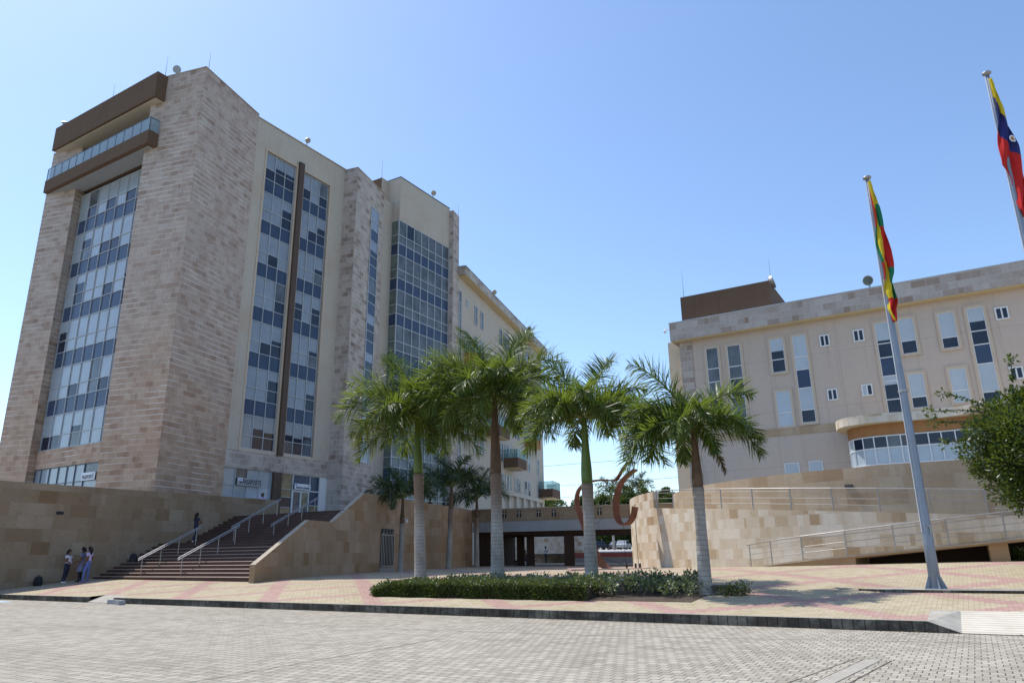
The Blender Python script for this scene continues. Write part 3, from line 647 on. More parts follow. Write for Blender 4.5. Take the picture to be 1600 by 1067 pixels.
# glazed bay
XB = -43.05; BY0, BY1 = 49.95, 58.15
MB().box(-52, XB, BY0, BY1 + 0.03, 33.3, 37.95).build('bay_parapet', 'stucco_cream', TW)
MB().box(-52, XB + 0.05, BY0 - 0.04, BY1 + 0.05, 37.95, 38.03).build('coping', 'alu_dark', TW)
MB().box(-50, XB - 0.12, BY0 + 0.1, BY1, 0.7, 33.29).build('bay_core', 'stucco_cream', TW)
zsb = [TB, 6.6, 7.9]; rowsb = ['t', 'k']
for k in range(7):
    z = 8.05 + 3.6 * k; zsb += [z + 1.2, z + 2.1, z + 3.6]; rowsb += ['s', 'k', 't']
zsb[-1] = 33.28
def baypick(seed):
    r = random.Random(seed)
    def pick(i, j):
        k = rowsb[j]
        if k == 's': return 'pane_spandrel'
        x = r.random()
        if k == 't': return 'pane_mid' if x < 0.93 else 'pane_dark'
        return 'pane_mid'
    return pick
window(TW, 'window', (XB - 0.05, 0), 90, [BY0 + (BY1 - BY0) * k / 7 for k in range(8)], zsb, baypick(8), 'alu', 0.07)
window(TW, 'window', (0, BY0 + 0.05), 0, [-44.3, XB - 0.06], zsb, lambda i, j: {'s': 'pane_spandrel', 't': 'pane_green', 'k': 'pane_green'}[rowsb[j]], 'alu', 0.07)
MB().prism([(-43.05, 58.2), (-42.6, 58.31), (-43.02, 59.95), (-44.2, 59.8), (-44.2, 58.2)], 0.7, 37.72).build('stone_pier', 'tower_stone_worn', TW)

# ------------------------------------------------------------------ the long office wing behind
WG = thing('office_wing', (-47, 75, 0.6), 'long cream office wing running back behind the palms with small balconies', 'building')
W0 = Vector((-43.05, 60.0, 0)); wa = 90 + TA; wd_ = D(wa); wn = Vector((wd_.y, -wd_.x, 0)); WL = 34.6
def wp(s, w_, z): v = W0 + wd_ * s + wn * w_; return (v.x, v.y, z)
def wbox(mb, s0, s1, w0, w1, z0, z1, m=0):
    mb.box(s0, s1, -w1, -w0, z0, z1, m, rot=rad(wa), org=(W0.x, W0.y)); return mb
wbox(MB(), 0, WL, -14, 0, 0.6, 30.75).build('wall', 'stucco_cream', WG)
wbox(MB(), -0.3, WL + 0.5, -14.3, 0.9, 30.75, 31.65).build('cornice', 'cornice_stone', WG)
wbox(MB(), 0, WL + 0.3, 0.01, 0.85, 30.68, 30.748).build('soffit', 'stucco_soffit', WG)
wbox(MB(), -0.3, WL + 0.5, -14.3, 0.94, 31.65, 31.72).build('coping', 'alu_dark', WG)
def wwin(s0, s1, z0, z1, n=2):
    o = W0 + wn * 0.03; zz = [z0 + (z1 - z0) * k / n for k in range(n + 1)]
    window(WG, 'window', (o.x, o.y), wa, [s0, s1], zz, lambda i, j: RB.choice(['pane_mid', 'pane_dark', 'pane_blind', 'pane_mid']), 'alu', 0.06, 0.05)
wwin(0.14, 0.7, 9, 29.1, 16)
for k in range(6):
    zt = 28.95 - 3.6 * k
    for s in (5.0, 7.1, 14.2, 16.0, 17.4, 20.0, 21.4, 24.5, 26.2, 30.9):
        if k == 5 and s < 14: continue
        wwin(s, s + 0.8, zt - 2.15, zt)
    o_ = wwin(2.35, 2.85, zt - 0.9, zt - 0.2, 1)
pl_ = MB()
for s in (13.2, 16.4, 19.6, 22.8, 26.0, 29.2, 32.4): wbox(pl_, s, s + 0.8, 0.0, 0.35, 4.2, 8.6)
wbox(pl_, 13.2, 33.2, 0.0, 0.4, 8.6, 9.1); pl_.build('pilaster', 'stucco_pale', WG)
for s0, s1, z, out in ((1.7, 3.6, 21.4, 1.3), (8.8, 12.6, 14.6, 1.7), (15.4, 19.3, 11.75, 1.8), (25.0, 27.6, 15.4, 1.5), (31.6, 36.2, 9.35, 2.0)):
    bb = wbox(MB(), s0, s1, 0.0, out, z, z + 1.15).build('balcony', 'ochre_paint' if z > 14.7 else 'brown_paint', WG)
    wbox(MB(), s0 + .1, s1 - .1, 0.05, out - .1, z - 0.08, z - 0.002).build('balcony_soffit', 'stucco_soffit', bb)
    q = wbox(MB(), s0, s1, out - 0.06, out - 0.03, z + 1.16, z + 2.2); wbox(q, s0 + 0.03, s0 + 0.06, 0.02, out - 0.07, z + 1.16, z + 2.2); wbox(q, s1 - 0.06, s1 - 0.03, 0.02, out - 0.07, z + 1.16, z + 2.2)
    q.build('glass_panel', 'rail_glass_green', bb)
    q = wbox(MB(), s0, s1, out - 0.07, out - 0.02, z + 2.2, z + 2.25)
    n = int((s1 - s0) / 0.9)
    for k in range(n + 1): a = s0 + 0.03 + (s1 - s0 - 0.06) * k / n; wbox(q, a - 0.015, a + 0.015, out - 0.07, out - 0.02, z + 1.15, z + 2.2)
    q.build('handrail', 'alu', bb)

# ------------------------------------------------------------------ raised terrace, stairs and their walls
cheekline = [(-26.35, 22.0), (-30.9, 33.6), (-31.3, 34.9), (-31.75, 36.3), (-33.2, 41.0), (-34.2, 46.5), (-35.6, 51.3), (-36.1, 52.9)]
tp = [(-75, 10), (-39.7, 10), (-39.7, 31.1), (-30.25, 31.1), (-31.35, 33.7), (-32.1, 36.3), (-33.6, 41.0), (-34.6, 46.5), (-36.4, 53.0), (-47.0, 60.0), (-47.5, 66), (-56, 100), (-75, 100)]
struct(MB().prism(tp, 0.0, TB).build('terrace', 'concrete'))
lw = MB().wall([(-39.3, 9.0), (-39.3, 34.35)], 0.0, 5.3, 0.35, 0, 1)   # faces +x
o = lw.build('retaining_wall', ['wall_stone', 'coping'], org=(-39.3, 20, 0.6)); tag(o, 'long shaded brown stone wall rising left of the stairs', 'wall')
# stairs
ST = thing('staircase', (-33, 22.5, 0.6), 'wide dark brown stone staircase climbing to the terrace', 'staircase')
def stair_r(y): return -26.35 - (y - 22.0) * 0.3922 - 0.10
steps = MB(); nose = MB(); y = 22.5; z = 0.62
tread = []
for k in range(11): z += 0.1665; tread.append((y, y + 0.345, z)); y += 0.345
y -= 0.345; tread[-1] = (tread[-1][0], 27.75, z); y = 27.75
for k in range(10): z += 0.168; tread.append((y, y + 0.34, z)); y += 0.34
tread[-1] = (tread[-1][0], 31.2, TB + 0.002)
for (ya, yb, zz) in tread:
    xa, ye = -39.31, yb + (0.3 if zz < 4 else 0)
    k0 = len(tread) and tread.index((ya, yb, zz))
    steps.prism([(xa, ya), (stair_r(ya), ya), (stair_r(ye), ye), (xa, ye)], 0.3, zz - 0.045)
    nose.prism([(xa, ya), (stair_r(ya), ya), (stair_r(yb), yb), (xa, yb)], zz - 0.044, zz, 1, 0)
    nose.face([(xa, ya - 0.025, zz - 0.03), (stair_r(ya - .03), ya - 0.025, zz - 0.03), (stair_r(ya), ya - 0.002, zz), (xa, ya - 0.002, zz)], 0 if k0 < 9 else 1)  # sun painted in: lower step lips pale, upper shaded ones dark
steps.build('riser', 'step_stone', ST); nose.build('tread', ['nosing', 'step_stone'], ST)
# flanking wall: sloping coping, then a level curved wall reaching the bridge
cz = [(22.0, 1.3), (26.61, 3.37), (29.31, 3.40), (33.48, 5.27)]
pts = []; zt = []
for yy in (22.0, 26.61, 29.31, 33.48):
    t = (yy - 22.0) / 11.6; pts.append((-26.35 - 4.55 * t, yy)); zt.append(interp(yy, cz))
for p in [(-31.3, 34.9), (-31.75, 36.3), (-32.5, 38.6), (-33.2, 41.0), (-33.75, 43.7), (-34.25, 46.5), (-35.0, 49.3), (-35.7, 51.4), (-36.1, 52.6)]: pts.append(p); zt.append(5.3)
cw = MB().wall(pts, 0.2, zt, 0.24, 0, 1)
# the wall has a barred cellar opening
CW = cw.build('stair_wall', ['cheek_stone', 'coping'], org=(-31, 34, 0.6)); tag(CW, 'stone wall with sloping stepped coping right of the stairs curving back to the footbridge', 'wall')
gd = thing('barred_gate', (-31.9, 37, 0.6), 'black barred iron gate in the stone wall right of the stairs', 'gate')
ga = math.degrees(math.atan2(36.3 - 38.6, 0.75)); gdir = Vector((-32.5 + 31.75, 38.6 - 36.3, 0)).normalized(); gn = Vector((gdir.y, -gdir.x, 0))
def gp(u, w_, z): v = Vector((-31.75, 36.3, 0)) + gdir * u + gn * w_; return Vector((v.x, v.y, z))
pn = MB(); pn.face([gp(-0.35, 0.02, 0.95), gp(1.75, 0.02, 0.95), gp(1.75, 0.02, 3.28), gp(-0.35, 0.02, 3.28)]); pn.build('opening', 'black', gd)  # flat black sheet paints the dark depth behind the bars
br = MB()
for k in range(9): u = -0.3 + 2.0 * k / 8; br.tube([gp(u, 0.06, 0.95), gp(u, 0.06, 3.0 + 0.2 * (k % 2))], 0.028, 6)
br.bar(gp(-0.35, 0.06, 1.0), gp(1.75, 0.06, 1.0), 0.05, 0.06); br.bar(gp(-0.35, 0.06, 2.9), gp(1.75, 0.06, 2.9), 0.05, 0.06)
br.build('bars', 'steel_dull', gd)
sg = MB(); sg.face([gp(-0.45, 0.03, 0.62), gp(1.85, 0.03, 0.62), gp(1.85, 0.03, 0.94), gp(-0.45, 0.03, 0.94)]); sg.build('sill', 'concrete', gd)

def handrail(name, label, posts, h, cat, group, r=0.024, ends=0.25, mid=0, twin=True, pr=0.02, mat='steel', pmat='steel_dull', rails=None):
    """posts: list of floor points; a rail runs over them"""
    s = thing(name, posts[0], label, cat, group)
    P = [Vector(p) for p in posts]
    for p in P: MB().tube([p, p + Vector((0, 0, h))], pr, 8).build('post', pmat, s)
    top = [p + Vector((0, 0, h)) for p in P]
    if ends: top = [top[0] + (top[0] - top[1]).normalized() * ends] + top + [top[-1] + (top[-1] - top[-2]).normalized() * ends]
    off = [0.0]
    if twin: off = [0.0, -0.09]
    for q in off:
        MB().tube([p + Vector((0, 0, q)) for p in top], r, 8).build('rail', mat, s)
    for k in range(mid):
        f = (k + 1) / (mid + 1) if not rails else rails[k]
        MB().tube([p + Vector((0, 0, h * f)) for p in P], r * 0.55, 6).build('wire', pmat, s)
    return s
def line_posts(x0, y0, z0, x1, y1, z1, n): return [(x0 + (x1 - x0) * k / (n - 1), y0 + (y1 - y0) * k / (n - 1), z0 + (z1 - z0) * k / (n - 1)) for k in range(n)]
grp = 'steel handrails on the stairs'
handrail('stair_handrail', 'lower left steel handrail on the stairs, nearest the long brown wall', line_posts(-35.8, 22.86, 0.85, -35.8, 25.8, 2.3, 4), 0.88, 'handrail', grp)
handrail('stair_handrail', 'lower right steel handrail on the stairs, in full sun', line_posts(-32.6, 22.86, 0.85, -32.6, 25.8, 2.28, 4), 0.88, 'handrail', grp)
handrail('stair_handrail', 'upper left steel handrail rising towards the long grey sign', line_posts(-35.0, 27.6, 2.5, -35.0, 30.5, 4.0, 4), 0.88, 'handrail', grp)
handrail('stair_handrail', 'upper right steel handrail rising towards the double glass doors', line_posts(-32.5, 28.2, 2.5, -32.5, 31.1, 3.95, 4), 0.93, 'handrail', grp)

# ------------------------------------------------------------------ footbridge and underpass
BA = 13.0; bd = D(BA); B0 = Vector((-36.3, 52.28, 0))
def bp(s, w_, z): v = B0 + bd * s + Vector((bd.y, -bd.x, 0)) * w_; return (v.x, v.y, z)
def bbox(mb, s0, s1, w0, w1, z0, z1, m=0): return mb.box(s0, s1, -w1, -w0, z0, z1, m, rot=rad(BA), org=(B0.x, B0.y))
BR = thing('footbridge', (-29, 54, 0.66), 'low footbridge with grey deck edge and stone parapet on brown columns', 'footbridge')
bbox(MB(), 0.4, 17.5, -9, 0, 3.45, 4.28).build('deck', 'concrete', BR)
bbox(MB(), 0.3, 17.5, -0.45, -0.12, 4.28, 5.3).build('parapet', 'wall_stone', BR)
bbox(MB(), 0.3, 17.5, -0.5, -0.07, 5.3, 5.36).build('coping', 'coping', BR)
for s in (3.2, 4.5, 6.2, 7.5, 11.3):
    sl_ = bbox(MB(), s - 0.18, s + 0.18, -0.12, -0.112, 4.6, 5.15).build('slot_shade', 'black', BR)  # black plate on the parapet, the slot's dark depth put into colour
    q = bbox(MB(), s - 0.03, s + 0.03, -0.111, -0.10, 4.6, 5.15); bbox(q, s - 0.18, s + 0.18, -0.099, -0.095, 4.95, 5.0); q.build('cross_bar', 'coping', sl_)
bbox(MB(), 0.4, 17.4, -8.5, -0.5, 3.2, 3.449).build('beam', 'dark_brown', BR)
for s, w_, wd in ((1.65, -0.9, 0.95), (3.75, -2.6, 0.62), (5.0, -1.4, 0.6), (8.55, -0.6, 0.8), (9.9, -1.6, 0.5)):
    bbox(MB(), s - wd / 2, s + wd / 2, w_ - 0.3, w_, 0.5, 3.2).build('column', 'dark_brown', BR)
bbox(MB(), 0.3, 1.2, -9, -0.6, 0.5, 3.45).build('abutment', 'dark_brown', BR)
uw = MB().wall([(-36.0, 75.6), (-37.6, 74.9), (-39.4, 73.8), (-42, 71.5), (-44.5, 68.5)][::-1], 0.4, 4.4, 0.4)
tag(uw.build('retaining_wall', 'travertine', org=(-38, 74, 0.6)), 'pale curved stone wall behind the footbridge columns', 'wall')
pw = MB().box(-36, -20, 71.0, 71.5, 0.4, 1.25).build('planter_wall', 'concrete', org=(-27, 71, 0.6)); tag(pw, 'low grey and red wall seen under the right end of the footbridge', 'wall')
MB().box(-36, -20, 70.95, 71.55, 1.26, 1.75).build('red_band', 'red_brick', pw)
struct(MB().face([(-70, 71.5, 1.7), (10, 71.5, 1.7), (40, 200, 3.3), (-140, 200, 3.3)]).build('car_park', 'asphalt'))

# ------------------------------------------------------------------ right-hand ramps
CC = Vector((-0.93, 48.55, 0))     # all the ramps and walls here are concentric
def arc(a, r): return (CC.x + r * math.cos(rad(a)), CC.y + r * math.sin(rad(a)))
def refine(P, Z, n=3):
    out = []; oz = []
    for i in range(len(P) - 1):
        p0 = Vector(P[max(i - 1, 0)]); p1 = Vector(P[i]); p2 = Vector(P[i + 1]); p3 = Vector(P[min(i + 2, len(P) - 1)])
        for k in range(n):
            t = k / n; q = 0.5 * ((2 * p1) + (p2 - p0) * t + (2 * p0 - 5 * p1 + 4 * p2 - p3) * t * t + (3 * p1 - p0 - 3 * p2 + p3) * t ** 3)
            out.append((q.x, q.y)); oz.append(Z[i] + (Z[i + 1] - Z[i]) * t)
    out.append(tuple(P[-1])); oz.append(Z[-1]); return out, oz
def deckz(a): return 3.76 - 0.0216 * (a + 135.7)
A1 = [-195 + 58.7 * k / 20 for k in range(21)]; A2 = [-136.3 + 86 * k / 34 for k in range(35)]
w1 = MB().wall([arc(a, 17.66) for a in A1], 0.3, 4.6, 0.3, 0, 1)
w1.wall([arc(a, 17.66) for a in A2], 0.3, [deckz(a) for a in A2], 0.3, 0, 1)
tag(w1.build('retaining_wall', ['travertine', 'coping'], org=(-13, 36, 0.8)), 'sunlit curved cream travertine wall with a rounded left end', 'wall')
dk = MB()
for a, c in zip(A1 + A2[1:], (A1 + A2[1:])[1:]):
    za, zc = min(3.76, deckz(a)) - 0.08, min(3.76, deckz(c)) - 0.08
    p, q, r_, t = arc(a, 17.4), arc(c, 17.4), arc(c, 15.05), arc(a, 15.05); dk.face([(*p, za), (*q, zc), (*r_, zc), (*t, za)])
struct(dk.build('ramp_floor', 'concrete'))
A3 = [-200 + 150 * k / 60 for k in range(61)]
tag(MB().wall([arc(a, 15.1) for a in A3], 2.0, 4.88, 0.3, 0, 1).build('retaining_wall', ['travertine_warm', 'coping'], org=(-8, 35, 0.8)), 'upper tan curved stone wall behind the ramp railing below the right building', 'wall')
struct(MB().prism([arc(a, 14.85) for a in range(-180, 1, 5)] + [(13.9, 50), (-15.7, 50)], 0.5, 4.0).build('terrace', 'concrete'))
# lower ramp
def rz(a): return 0.94 + 0.0307 * (a + 113)
def rr(a): return interp(a, [(-117, 17.72), (-113, 18.3), (-108, 18.9), (-103, 19.3), (-40, 19.3)])
a_op = -98.2
RP = thing('access_ramp', (-4, 29.5, 1.0), 'low access ramp with an orange brown side rising to the right before the curved wall', 'ramp')
rm = MB(); A4 = [-115 + 2 * k for k in range(9)] + [a_op]
for a, c in zip(A4, A4[1:]):
    rm.face([(*arc(a, rr(a)), 0.5), (*arc(c, rr(c)), 0.5), (*arc(c, rr(c)), rz(c)), (*arc(a, rr(a)), rz(a))])
rm.face([(*arc(a_op, 19.3), 0.5), (*arc(a_op, 17.66), 0.5), (*arc(a_op, 17.66), rz(a_op) - 0.1), (*arc(a_op, 19.3), rz(a_op) - 0.1)])
A5 = [a_op + 2.2 * k for k in range(22)]
t_ = MB(); ed = MB()
for a, c in zip(A5, A5[1:]):
    rm.face([(*arc(a, 19.3), rz(a) - 0.12), (*arc(c, 19.3), rz(c) - 0.12), (*arc(c, 19.3), rz(c)), (*arc(a, 19.3), rz(a))])
    rm.face([(*arc(a, 19.3), rz(a) - 0.12), (*arc(a, 17.66), rz(a) - 0.12), (*arc(c, 17.66), rz(c) - 0.12), (*arc(c, 19.3), rz(c) - 0.12)])
rm.build('side', 'ramp_side', RP)
for a, c in zip((A4 + A5[1:]), (A4 + A5[1:])[1:]):
    t_.face([(*arc(a, rr(a)), rz(a) + .004), (*arc(c, rr(c)), rz(c) + .004), (*arc(c, 17.67), rz(c) + .004), (*arc(a, 17.67), rz(a) + .004)])
    ed.bar((*arc(a, rr(a) + .02), rz(a) - 0.03), (*arc(c, rr(c) + .02), rz(c) - 0.03), 0.05, 0.06)
t_.build('deck', 'coping', RP); ed.build('edge_strip', 'coping', RP)
MB().wall([arc(a, 19.22) for a in (-86.0, -84.4)], 0.6, [rz(-86) - 0.125, rz(-84.4) - 0.125], 0.5).build('pillar', 'ramp_side', RP)
MB().wall([arc(a, 17.72) for a in range(-98, -50, 3)], 0.5, [rz(a) - .14 for a in range(-98, -50, 3)], 0.05).build('void_shade', 'dark_brown', RP)  # thin dark sheet before the curved wall paints the shade under the ramp
g2 = 'steel railings of the right-hand ramps'
handrail('ramp_railing', 'lower steel ramp railing rising to the right past the flagpole', [(*arc(a, rr(a) - 0.05), rz(a)) for a in (-112.3, -108.3, -103.9, -99, -94.2, -89.3, -84.4, -79, -73)], 0.86, 'railing', g2, 0.024, 0.15, 3, False, 0.024, 'steel_dull', 'steel_dull', [0.3, 0.55, 0.85])
handrail('ramp_railing', 'upper steel railing along the top of the curved cream wall', [(*arc(a, 17.55), deckz(a)) for a in (-135.6, -130, -124.2, -118.5, -112.9, -107.1, -101.6, -96.1, -90.6, -85, -79, -73)], 0.88, 'railing', g2, 0.022, 0.1, 3, False, 0.026, 'steel_dull', 'steel_dull', [0.28, 0.55, 0.85])

# ------------------------------------------------------------------ right office building
RBD = thing('office_building', (0, 52, 0.8), 'three storey grey beige office building with a stone cornice at right', 'building')
YF = 50.0; kz = lambda z: 1.5 + (z - 1.5) * YF / 34; kx = lambda x: x * YF / 34
MB().box(-16, 34, YF, YF + 16, 0.7, 17.2).build('wall', 'stucco_grey', RBD)
MB().box(-16.02, -15.1, YF - 0.06, YF + 0.6, 5.0, 16.3).build('corner_pier', 'tower_stone_worn', RBD)
MB().box(-16.5, 34, YF - 0.6, YF + 16.4, 16.33, 17.66).build('cornice', 'cornice_stone', RBD)
MB().box(-16.4, 34, YF - 0.55, YF - 0.002, 16.26, 16.327).build('soffit', 'stucco_soffit', RBD)
MB().box(-16.55, 34, YF - 0.64, YF + 16.4, 17.66, 17.72).build('coping', 'alu', RBD)
MB().box(-14, -5.6, YF - 0.05, YF + 0.1, 8.87, 9.38).build('stone_band', 'travertine_warm', RBD)
MB().box(-17.45, -15.9, 51.6, 60, 0.7, 16.9).build('side_block', 'stucco_sunlit', RBD)
MB().box(-16.1, -9.55, 51.3, 58, 17.7, 20.2).build('roof_room', 'brown_paint', RBD)
def rwin(x0, x1, zt, zb, trs, fill, trim=True, frame='white_frame'):
    x0, x1, zt, zb = kx(x0), kx(x1), kz(zt), kz(zb); zl = [zb] + [kz(t) for t in sorted(trs)] + [zt]
    if trim:
        t = MB(); wd = 0.17
        t.box(x0 - wd, x0 - 0.01, YF - 0.09, YF + 0.05, zb - wd, zt + wd).box(x1 + 0.01, x1 + wd, YF - 0.09, YF + 0.05, zb - wd, zt + wd).box(x0 - 0.01, x1 + 0.01, YF - 0.087, YF + 0.05, zt + 0.01, zt + wd).box(x0 - 0.01, x1 + 0.01, YF - 0.1, YF + 0.05, zb - wd, zb - 0.01)
        su = t.build('window_surround', 'stucco_trim', RBD)
    window(RBD, 'window', (0, YF - 0.02), 0, [x0, x1], zl, lambda i, j: fill[j] if j < len(fill) else 'pane_dark', frame, 0.06, 0.04)
B_, K_, S_, Md = 'pane_bright', 'pane_dark', 'pane_spandrel', 'pane_mid'
rwin(-9.61, -9.04, 11.03, 7.0, [7.5, 8.5, 9.35, 10.0], [Md, K_, Md, Md, Md])
rwin(-8.59, -7.98, 11.0, 6.97, [7.48, 8.5, 9.38, 9.97], [Md, Md, K_, Md, Md])
rwin(-6.61, -6.03, 10.99, 9.41, [10.0], [K_, (B_, 0.6, K_)])
rwin(-6.6, -6.0, 8.52, 6.93, [7.52], [B_, B_])
rwin(-5.61, -5.04, 10.99, 6.99, [7.55, 8.54, 9.39, 9.98], [K_, B_, S_, B_, B_])
for x0, x1, zt, zb in ((-4.43, -4.07, 10.81, 10.32), (-4.42, -4.05, 8.33, 7.87), (-3.05, -2.66, 10.81, 10.32), (-3.04, -2.65, 8.35, 7.9), (2.23, 2.64, 10.84, 10.37), (2.29, 2.7, 8.35, 7.9)):
    a, c, zt, zb = kx(x0), kx(x1), kz(zt), kz(zb)
    window(RBD, 'window', (0, YF - 0.02), 0, [a, (a + c) / 2, c], [zb, zt], lambda i, j: RB.choice([K_, B_, K_]), 'white_frame', 0.08, 0.05)
rwin(-2.18, -1.65, 10.99, 7.0, [7.61, 8.4, 8.62, 9.43, 10.05], [K_, (B_, 0.2, K_), B_, S_, K_, (B_, 0.85, K_)])
rwin(-1.27, -0.71, 11.0, 9.47, [10.02], [K_, B_])
rwin(-1.24, -0.69, 8.59, 7.15, [7.6], [K_, B_])
rwin(0.22, 0.78, 10.99, 9.47, [9.92], [K_, B_])
rwin(0.25, 0.82, 8.6, 7.2, [7.68], [B_, B_])
rwin(1.26, 1.83, 11.02, 7.0, [7.5, 8.65, 9.45, 10.02], [K_, B_, S_, K_, (B_, 0.6, K_)])
rwin(-6.58, -5.99, 5.27, 3.9, [4.6], [B_, B_], False); rwin(-5.56, -5.02, 5.28, 3.9, [4.6], [B_, B_], False)
# curved glazed bay with a stone-edged canopy
def smooth(P, n=4):
    q, _ = refine(P, [0] * len(P), n); return q
bow = smooth([(-4.9, 49.9), (-5.45, 48.2), (-5.1, 46.8), (-4.2, 46.2), (-3.0, 46.05), (-1.5, 46.2), (0.2, 46.2), (2.2, 45.9), (5, 45.6), (9, 45.4), (13, 45.4)])
can = smooth([(-5.3, 49.9), (-6.0, 48.0), (-5.6, 46.2), (-4.5, 45.5), (-3.0, 45.4), (-1.5, 45.8), (0.2, 45.6), (2.2, 45.0), (5, 44.6), (9, 44.3), (13, 44.3)])
def sheet(mb, P, z0, z1, m=0, off=0.0):
    u = 0
    for a, c in zip(P, P[1:]):
        L = math.hypot(c[0] - a[0], c[1] - a[1]); mb.face([(a[0], a[1], z0), (c[0], c[1], z0), (c[0], c[1], z1), (a[0], a[1], z1)], m, [(u, z0), (u + L, z0), (u + L, z1), (u, z1)]); u += L
    return mb
BW = sheet(MB(), bow, 3.2, 6.2).build('bow_base', 'stucco_grey', RBD)
sheet(MB(), bow, 7.78, 8.46).build('bow_fascia', 'ochre_paint', RBD)
cn = sheet(MB(), can, 8.46, 8.95, 0)
for a, c, d, e in zip(can, can[1:], bow, bow[1:]): cn.face([(a[0], a[1], 8.46), (d[0], d[1], 8.46), (e[0], e[1], 8.46), (c[0], c[1], 8.46)], 1)
for a, c in zip(can, can[1:]): cn.face([(a[0], a[1], 8.95), (c[0], c[1], 8.95), (c[0], 50, 8.95), (a[0], 50, 8.95)], 0)
cn.build('canopy', ['travertine', 'stucco_soffit'], RBD)
gw = MB(); gf = MB(); RG = random.Random(4)
acc = 0; nxt = 0; st_ = []
dense = smooth(bow, 4)
last = dense[0]; st_.append(last); L = 0
for p in dense[1:]:
    L += math.hypot(p[0] - last[0], p[1] - last[1]); last = p
    lim = 0.62 if p[0] < 0.6 else 1.1
    if L >= lim: st_.append(p); L = 0
for i, (a, c) in enumerate(zip(st_, st_[1:])):
    for z0, z1, j in ((6.2, 7.1, 0), (7.1, 7.78, 1)):
        mi = (1 if j == 0 else (1 if i < 5 else RG.choice([0, 0, 0, 2])))
        if a[0] > 0.6: mi = RG.choice([2, 2, 0])
        gw.face([(a[0], a[1], z0), (c[0], c[1], z0), (c[0], c[1], z1), (a[0], a[1], z1)], mi)
    for zc in (6.2, 7.1, 7.76): gf.bar((a[0], a[1] - 0.03, zc), (c[0], c[1] - 0.03, zc), 0.06, 0.06)
    gf.bar((a[0], a[1] - 0.03, 6.2), (a[0], a[1] - 0.03, 7.78), 0.06, 0.06)
bwin = gw.build('window', ['pane_dark', 'pane_bright', 'pane_mid'], RBD); gf.build('window_frame', 'white_frame', bwin)

# ------------------------------------------------------------------ roof fittings
def floodlight(loc, aim, label, mat='white_paint', r=0.42):
    f = thing('floodlight', loc, label, 'floodlight', 'floodlights on the roof edges'); L = Vector(loc)
    a = Vector(aim).normalized(); c = L + Vector((0, 0, 0.55))
    MB().tube([c - a * 0.25, c - a * 0.05, c + a * 0.12, c + a * 0.15], [r * 0.45, r * 0.85, r, r], 16).build('lamp_housing', 'steel_dull', f)
    MB().tube([c + a * 0.151, c + a * 0.16], [r * 0.88, r * 0.88], 16).build('lens', mat, f)
    MB().tube([L, c - a * 0.2], 0.04, 6).build('bracket', 'steel_dull', f); return f
floodlight((-44.9, 26.6, 35.9), (0.5, -0.85, -0.25), 'round floodlight beside the brown fascia on the tower roof', 'steel_dull', 0.3)
floodlight((-58.9, 25.9, 35.85), (-0.6, -0.6, -0.5), 'dark floodlight on the far left tip of the tower roof', 'black', 0.26)
floodlight((-43.7, 38.3, 35.72), (0.7, -0.1, -0.6), 'pale floodlight on the roof edge over the brown fin', 'steel_dull', 0.24)
floodlight((-43.1, 55.3, 38.03), (0.7, -0.4, -0.3), 'pale floodlight on top of the glazed bay', 'coping', 0.28)
floodlight(wp(10, 0.7, 31.7), (0.7, -0.4, -0.3), 'white floodlight on the cornice of the long wing', 'coping', 0.3)
floodlight(wp(25.5, 0.7, 31.7), (0.7, -0.4, -0.3), 'small dark floodlight far along the long wing cornice', 'black', 0.3)
floodlight((-3.1, YF - 0.4, 17.7), (-0.2, -0.9, -0.2), 'round floodlight above the stone cornice behind the flagpole', 'pane_green', 0.33)
floodlight((-9.6, 52.5, 19.9), (0.9, 0.2, 0.3), 'white floodlight on the brown roof room', 'white_paint', 0.5)
def rod(x, y, z, h, label):
    r = MB().tube([(x, y, z), (x, y, z + h * 0.1), (x, y, z + h)], [0.03, 0.022, 0.008], 6).build('lightning_rod', 'steel_dull', org=(x, y, z)); tag(r, label, 'lightning rod', 'lightning rods on the roofs')
rod(-42.3, 27.4, 35.9, 1.5, 'thin rod on the near corner of the tower roof'); rod(-45.7, 26.2, 35.8, 1.9, 'thin rod beside the round roof floodlight'); rod(-52.2, 26.0, 35.8, 1.9, 'thin rod midway along the brown roof fascia')
rod(-44.7, 49.0, 37.9, 2.1, 'thin rod on the small roof room next to the glazed bay'); rod(-42.9, 59.6, 37.7, 1.4, 'thin rod on the narrow pier right of the glazed bay'); rod(-15.9, 51.6, 20.2, 2.3, 'thin rod at the left end of the brown roof room'); rod(-9.7, 53.0, 20.2, 2.3, 'thin rod at the right end of the brown roof room')
def camdome(p, d, label):
    p = Vector(p); d = Vector(d); t = thing('security_camera', p, label, 'camera', 'security cameras on the walls')
    MB().tube([p, p + d * 0.3 + Vector((0, 0, 0.08)), p + d * 0.42], 0.03, 6).build('arm', 'white_paint', t)
    MB().ball(p + d * 0.42 - Vector((0, 0, 0.1)), 0.12, n=10).build('dome', 'white_paint', t, smooth=True)
camdome((-16.5, YF - 0.3, 17.3), (-1, -0.2, 0), 'white dome camera on the left end of the stone cornice')
camdome((-32.75, 39.4, 3.95), (1, -0.3, 0), 'small white dome camera above the barred gate')
